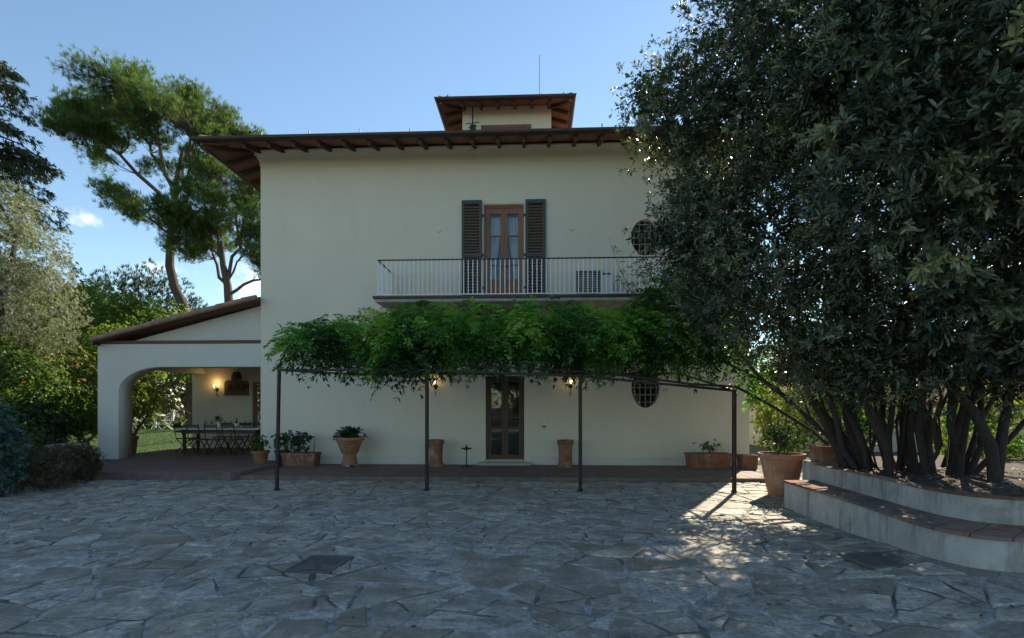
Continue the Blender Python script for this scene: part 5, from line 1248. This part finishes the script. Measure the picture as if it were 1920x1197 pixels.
# right side behind the planter
bush('hedge_shrub', 'sunlit yellow green shrub behind sunlit villa corner', [(7.6, 2.6, 1.0, .9, .8, 1.0), (8.4, 2.8, 1.6, .9, .8, 1.0), (7.1, 3.4, 1.7, .6, .7, .9)], 1500, 'leaf_bright', .10, .045, 101, group='shrubs behind the curved planter')
bush('hedge_shrub', 'leafy green shrub behind planter stems', [(9.8, 3.0, 1.0, 1.1, .9, 1.0), (10.6, 3.2, 1.9, 1.1, .9, 1.1), (9.4, 3.6, 2.2, .8, .8, .9)], 1700, 'leaf_green', .10, .045, 102, group='shrubs behind the curved planter')
bush('hedge_shrub', 'yellow green shrub behind the leaning trunk of big shrub', [(12.4, 2.0, .9, 1.1, .8, .9), (13.4, 2.4, 1.3, 1.0, .9, 1.1)], 1400, 'leaf_bright', .10, .045, 103, group='shrubs behind the curved planter')
bush('hedge_shrub', 'low green shrub before the outbuilding wall', [(11.2, -.8, .55, 1.0, .7, .6), (12.6, -.9, .6, .9, .7, .62)], 1100, 'leaf_green', .09, .04, 104, group='shrubs behind the curved planter')
bush('hedge_shrub', 'wide dark low shrub before the outbuilding', [(14.4, -.6, .6, 1.2, .8, .7), (16.0, -.4, .7, 1.2, .8, .8)], 1100, 'leaf_dark', .09, .04, 105, group='shrubs behind the curved planter')
for i, (x, y, h, m, lb) in enumerate([(10.5, 14, 4.6, 'leaf_green', 'green tree beyond outbuilding nearest the villa'), (15.5, 13, 5.2, 'leaf_bright', 'yellow green tree beyond middle of outbuilding'), (21, 12, 5.0, 'leaf_green', 'round green tree beyond far end of outbuilding'), (26, 8, 5.0, 'leaf_dark', 'dark tree past far end of outbuilding')]):
    bush('garden_tree', lb, [(x, y, h*.45, 2.4, 1.8, h*.4), (x+1, y, h*.75, 2.0, 1.6, h*.28), (x-1.2, y+.3, h*.7, 1.8, 1.6, h*.3)], 2400, m, .17, .08, 110+i, 6, 'tree', 'trees beyond the outbuilding', (x, y, -.05), tr=.12)
for i, (x, y, h, m, lb) in enumerate([(-6.5, -31, 6.5, 'leaf_green', 'unseen green tree added across the courtyard from the portico'), (-1.0, -33, 7.5, 'leaf_dark', 'unseen dark tree added across the courtyard facing the front door'), (5.0, -31, 6.0, 'leaf_bright', 'unseen yellow green tree added across the courtyard facing the oval windows')]):  # out of view behind the camera, added to darken reflections in the door panes
    bush('garden_tree', lb, [(x, y, h*.42, 2.8, 1.8, h*.42), (x+1, y, h*.75, 2.2, 1.6, h*.28), (x-1.4, y+.3, h*.68, 2.0, 1.6, h*.3)], 1500, m, .22, .11, 130+i, 6, 'tree', 'unseen trees added across the courtyard', (x, y, -.05), tr=.14)
ob = thing('outbuilding', 'low ochre outbuilding with red tile roof seen behind the shrub', 'building', (16, 6.2, -.06))
part('wall', MB().box(-6.5, 0, 0, 8, 4, 1.75), 'plaster', ob)
rf_ = MB(); rf_.v = [(-6.9, -.5, 1.70), (8.4, -.5, 1.70), (8.4, 2, 2.55), (-6.9, 2, 2.55), (8.4, 4.5, 1.70), (-6.9, 4.5, 1.70), (-6.9, -.5, 1.78), (8.4, -.5, 1.78), (8.4, 2, 2.63), (-6.9, 2, 2.63), (8.4, 4.5, 1.78), (-6.9, 4.5, 1.78)]
rf_.f = [(0, 3, 2, 1), (3, 5, 4, 2), (6, 7, 8, 9), (9, 8, 10, 11), (0, 1, 7, 6), (1, 2, 8, 7), (2, 4, 10, 8), (4, 5, 11, 10), (5, 3, 9, 11), (3, 0, 6, 9)]
orf = part('roof', rf_, 'terracotta', ob)
cols = MB(); nseg = 4
for i in range(70):
    x = -6.8+i*.217; base = len(cols.v)
    for (y, z) in ((-.55, 1.775), (2.0, 2.645)): cols.v += [(x+.085*math.cos(math.pi*q/nseg), y, z+.085*math.sin(math.pi*q/nseg)) for q in range(nseg+1)]
    for q in range(nseg): cols.f.append((base+q, base+q+1, base+nseg+2+q, base+nseg+1+q))
cm = part('roof_tile_field', cols, 'terracotta', orf, True); cm['kind'] = 'stuff'
for x in (-4.5, -1, 2.5): part('window', MB().box(x, -.03, .6, x+.8, -.002, 1.4), 'wood_dark', ob)
# stone block by the shrubs
t = tag(part('stone_block', MB().box(-.26, -.24, 0, .26, .24, .62).box(-.31, -.29, .621, .31, .29, .71), 'stone_block', None, loc=(-11.15, -1.75, .0), rot=(0, 0, R(12)), bevel=.015), 'pale square stone block with cap among shrubs by portico', 'stone block')

# grass on the lawn
rg = np.random.default_rng(121); n = 42000
q = np.stack([rg.uniform(-24, -12.4, n), rg.uniform(2.0, 16.5, n), np.zeros(n)], 1); q[:, 2] = [lawn_z(x, y) for x, y in q[:, :2]]
D = unit(np.stack([rg.normal(0, .4, n), rg.normal(0, .4, n), np.ones(n)], 1))
V, F, k = leaf_geo(q, D, rg.uniform(.05, .10, n), .014, rg, 0, .15, False)
go = put('grass', leaf_mesh('grass', [(V, F, np.repeat(rg.beta(2, 2, n), k))], 'grass')); go['kind'] = 'stuff'; tag(go, 'short green grass of the garden lawn', 'grass')
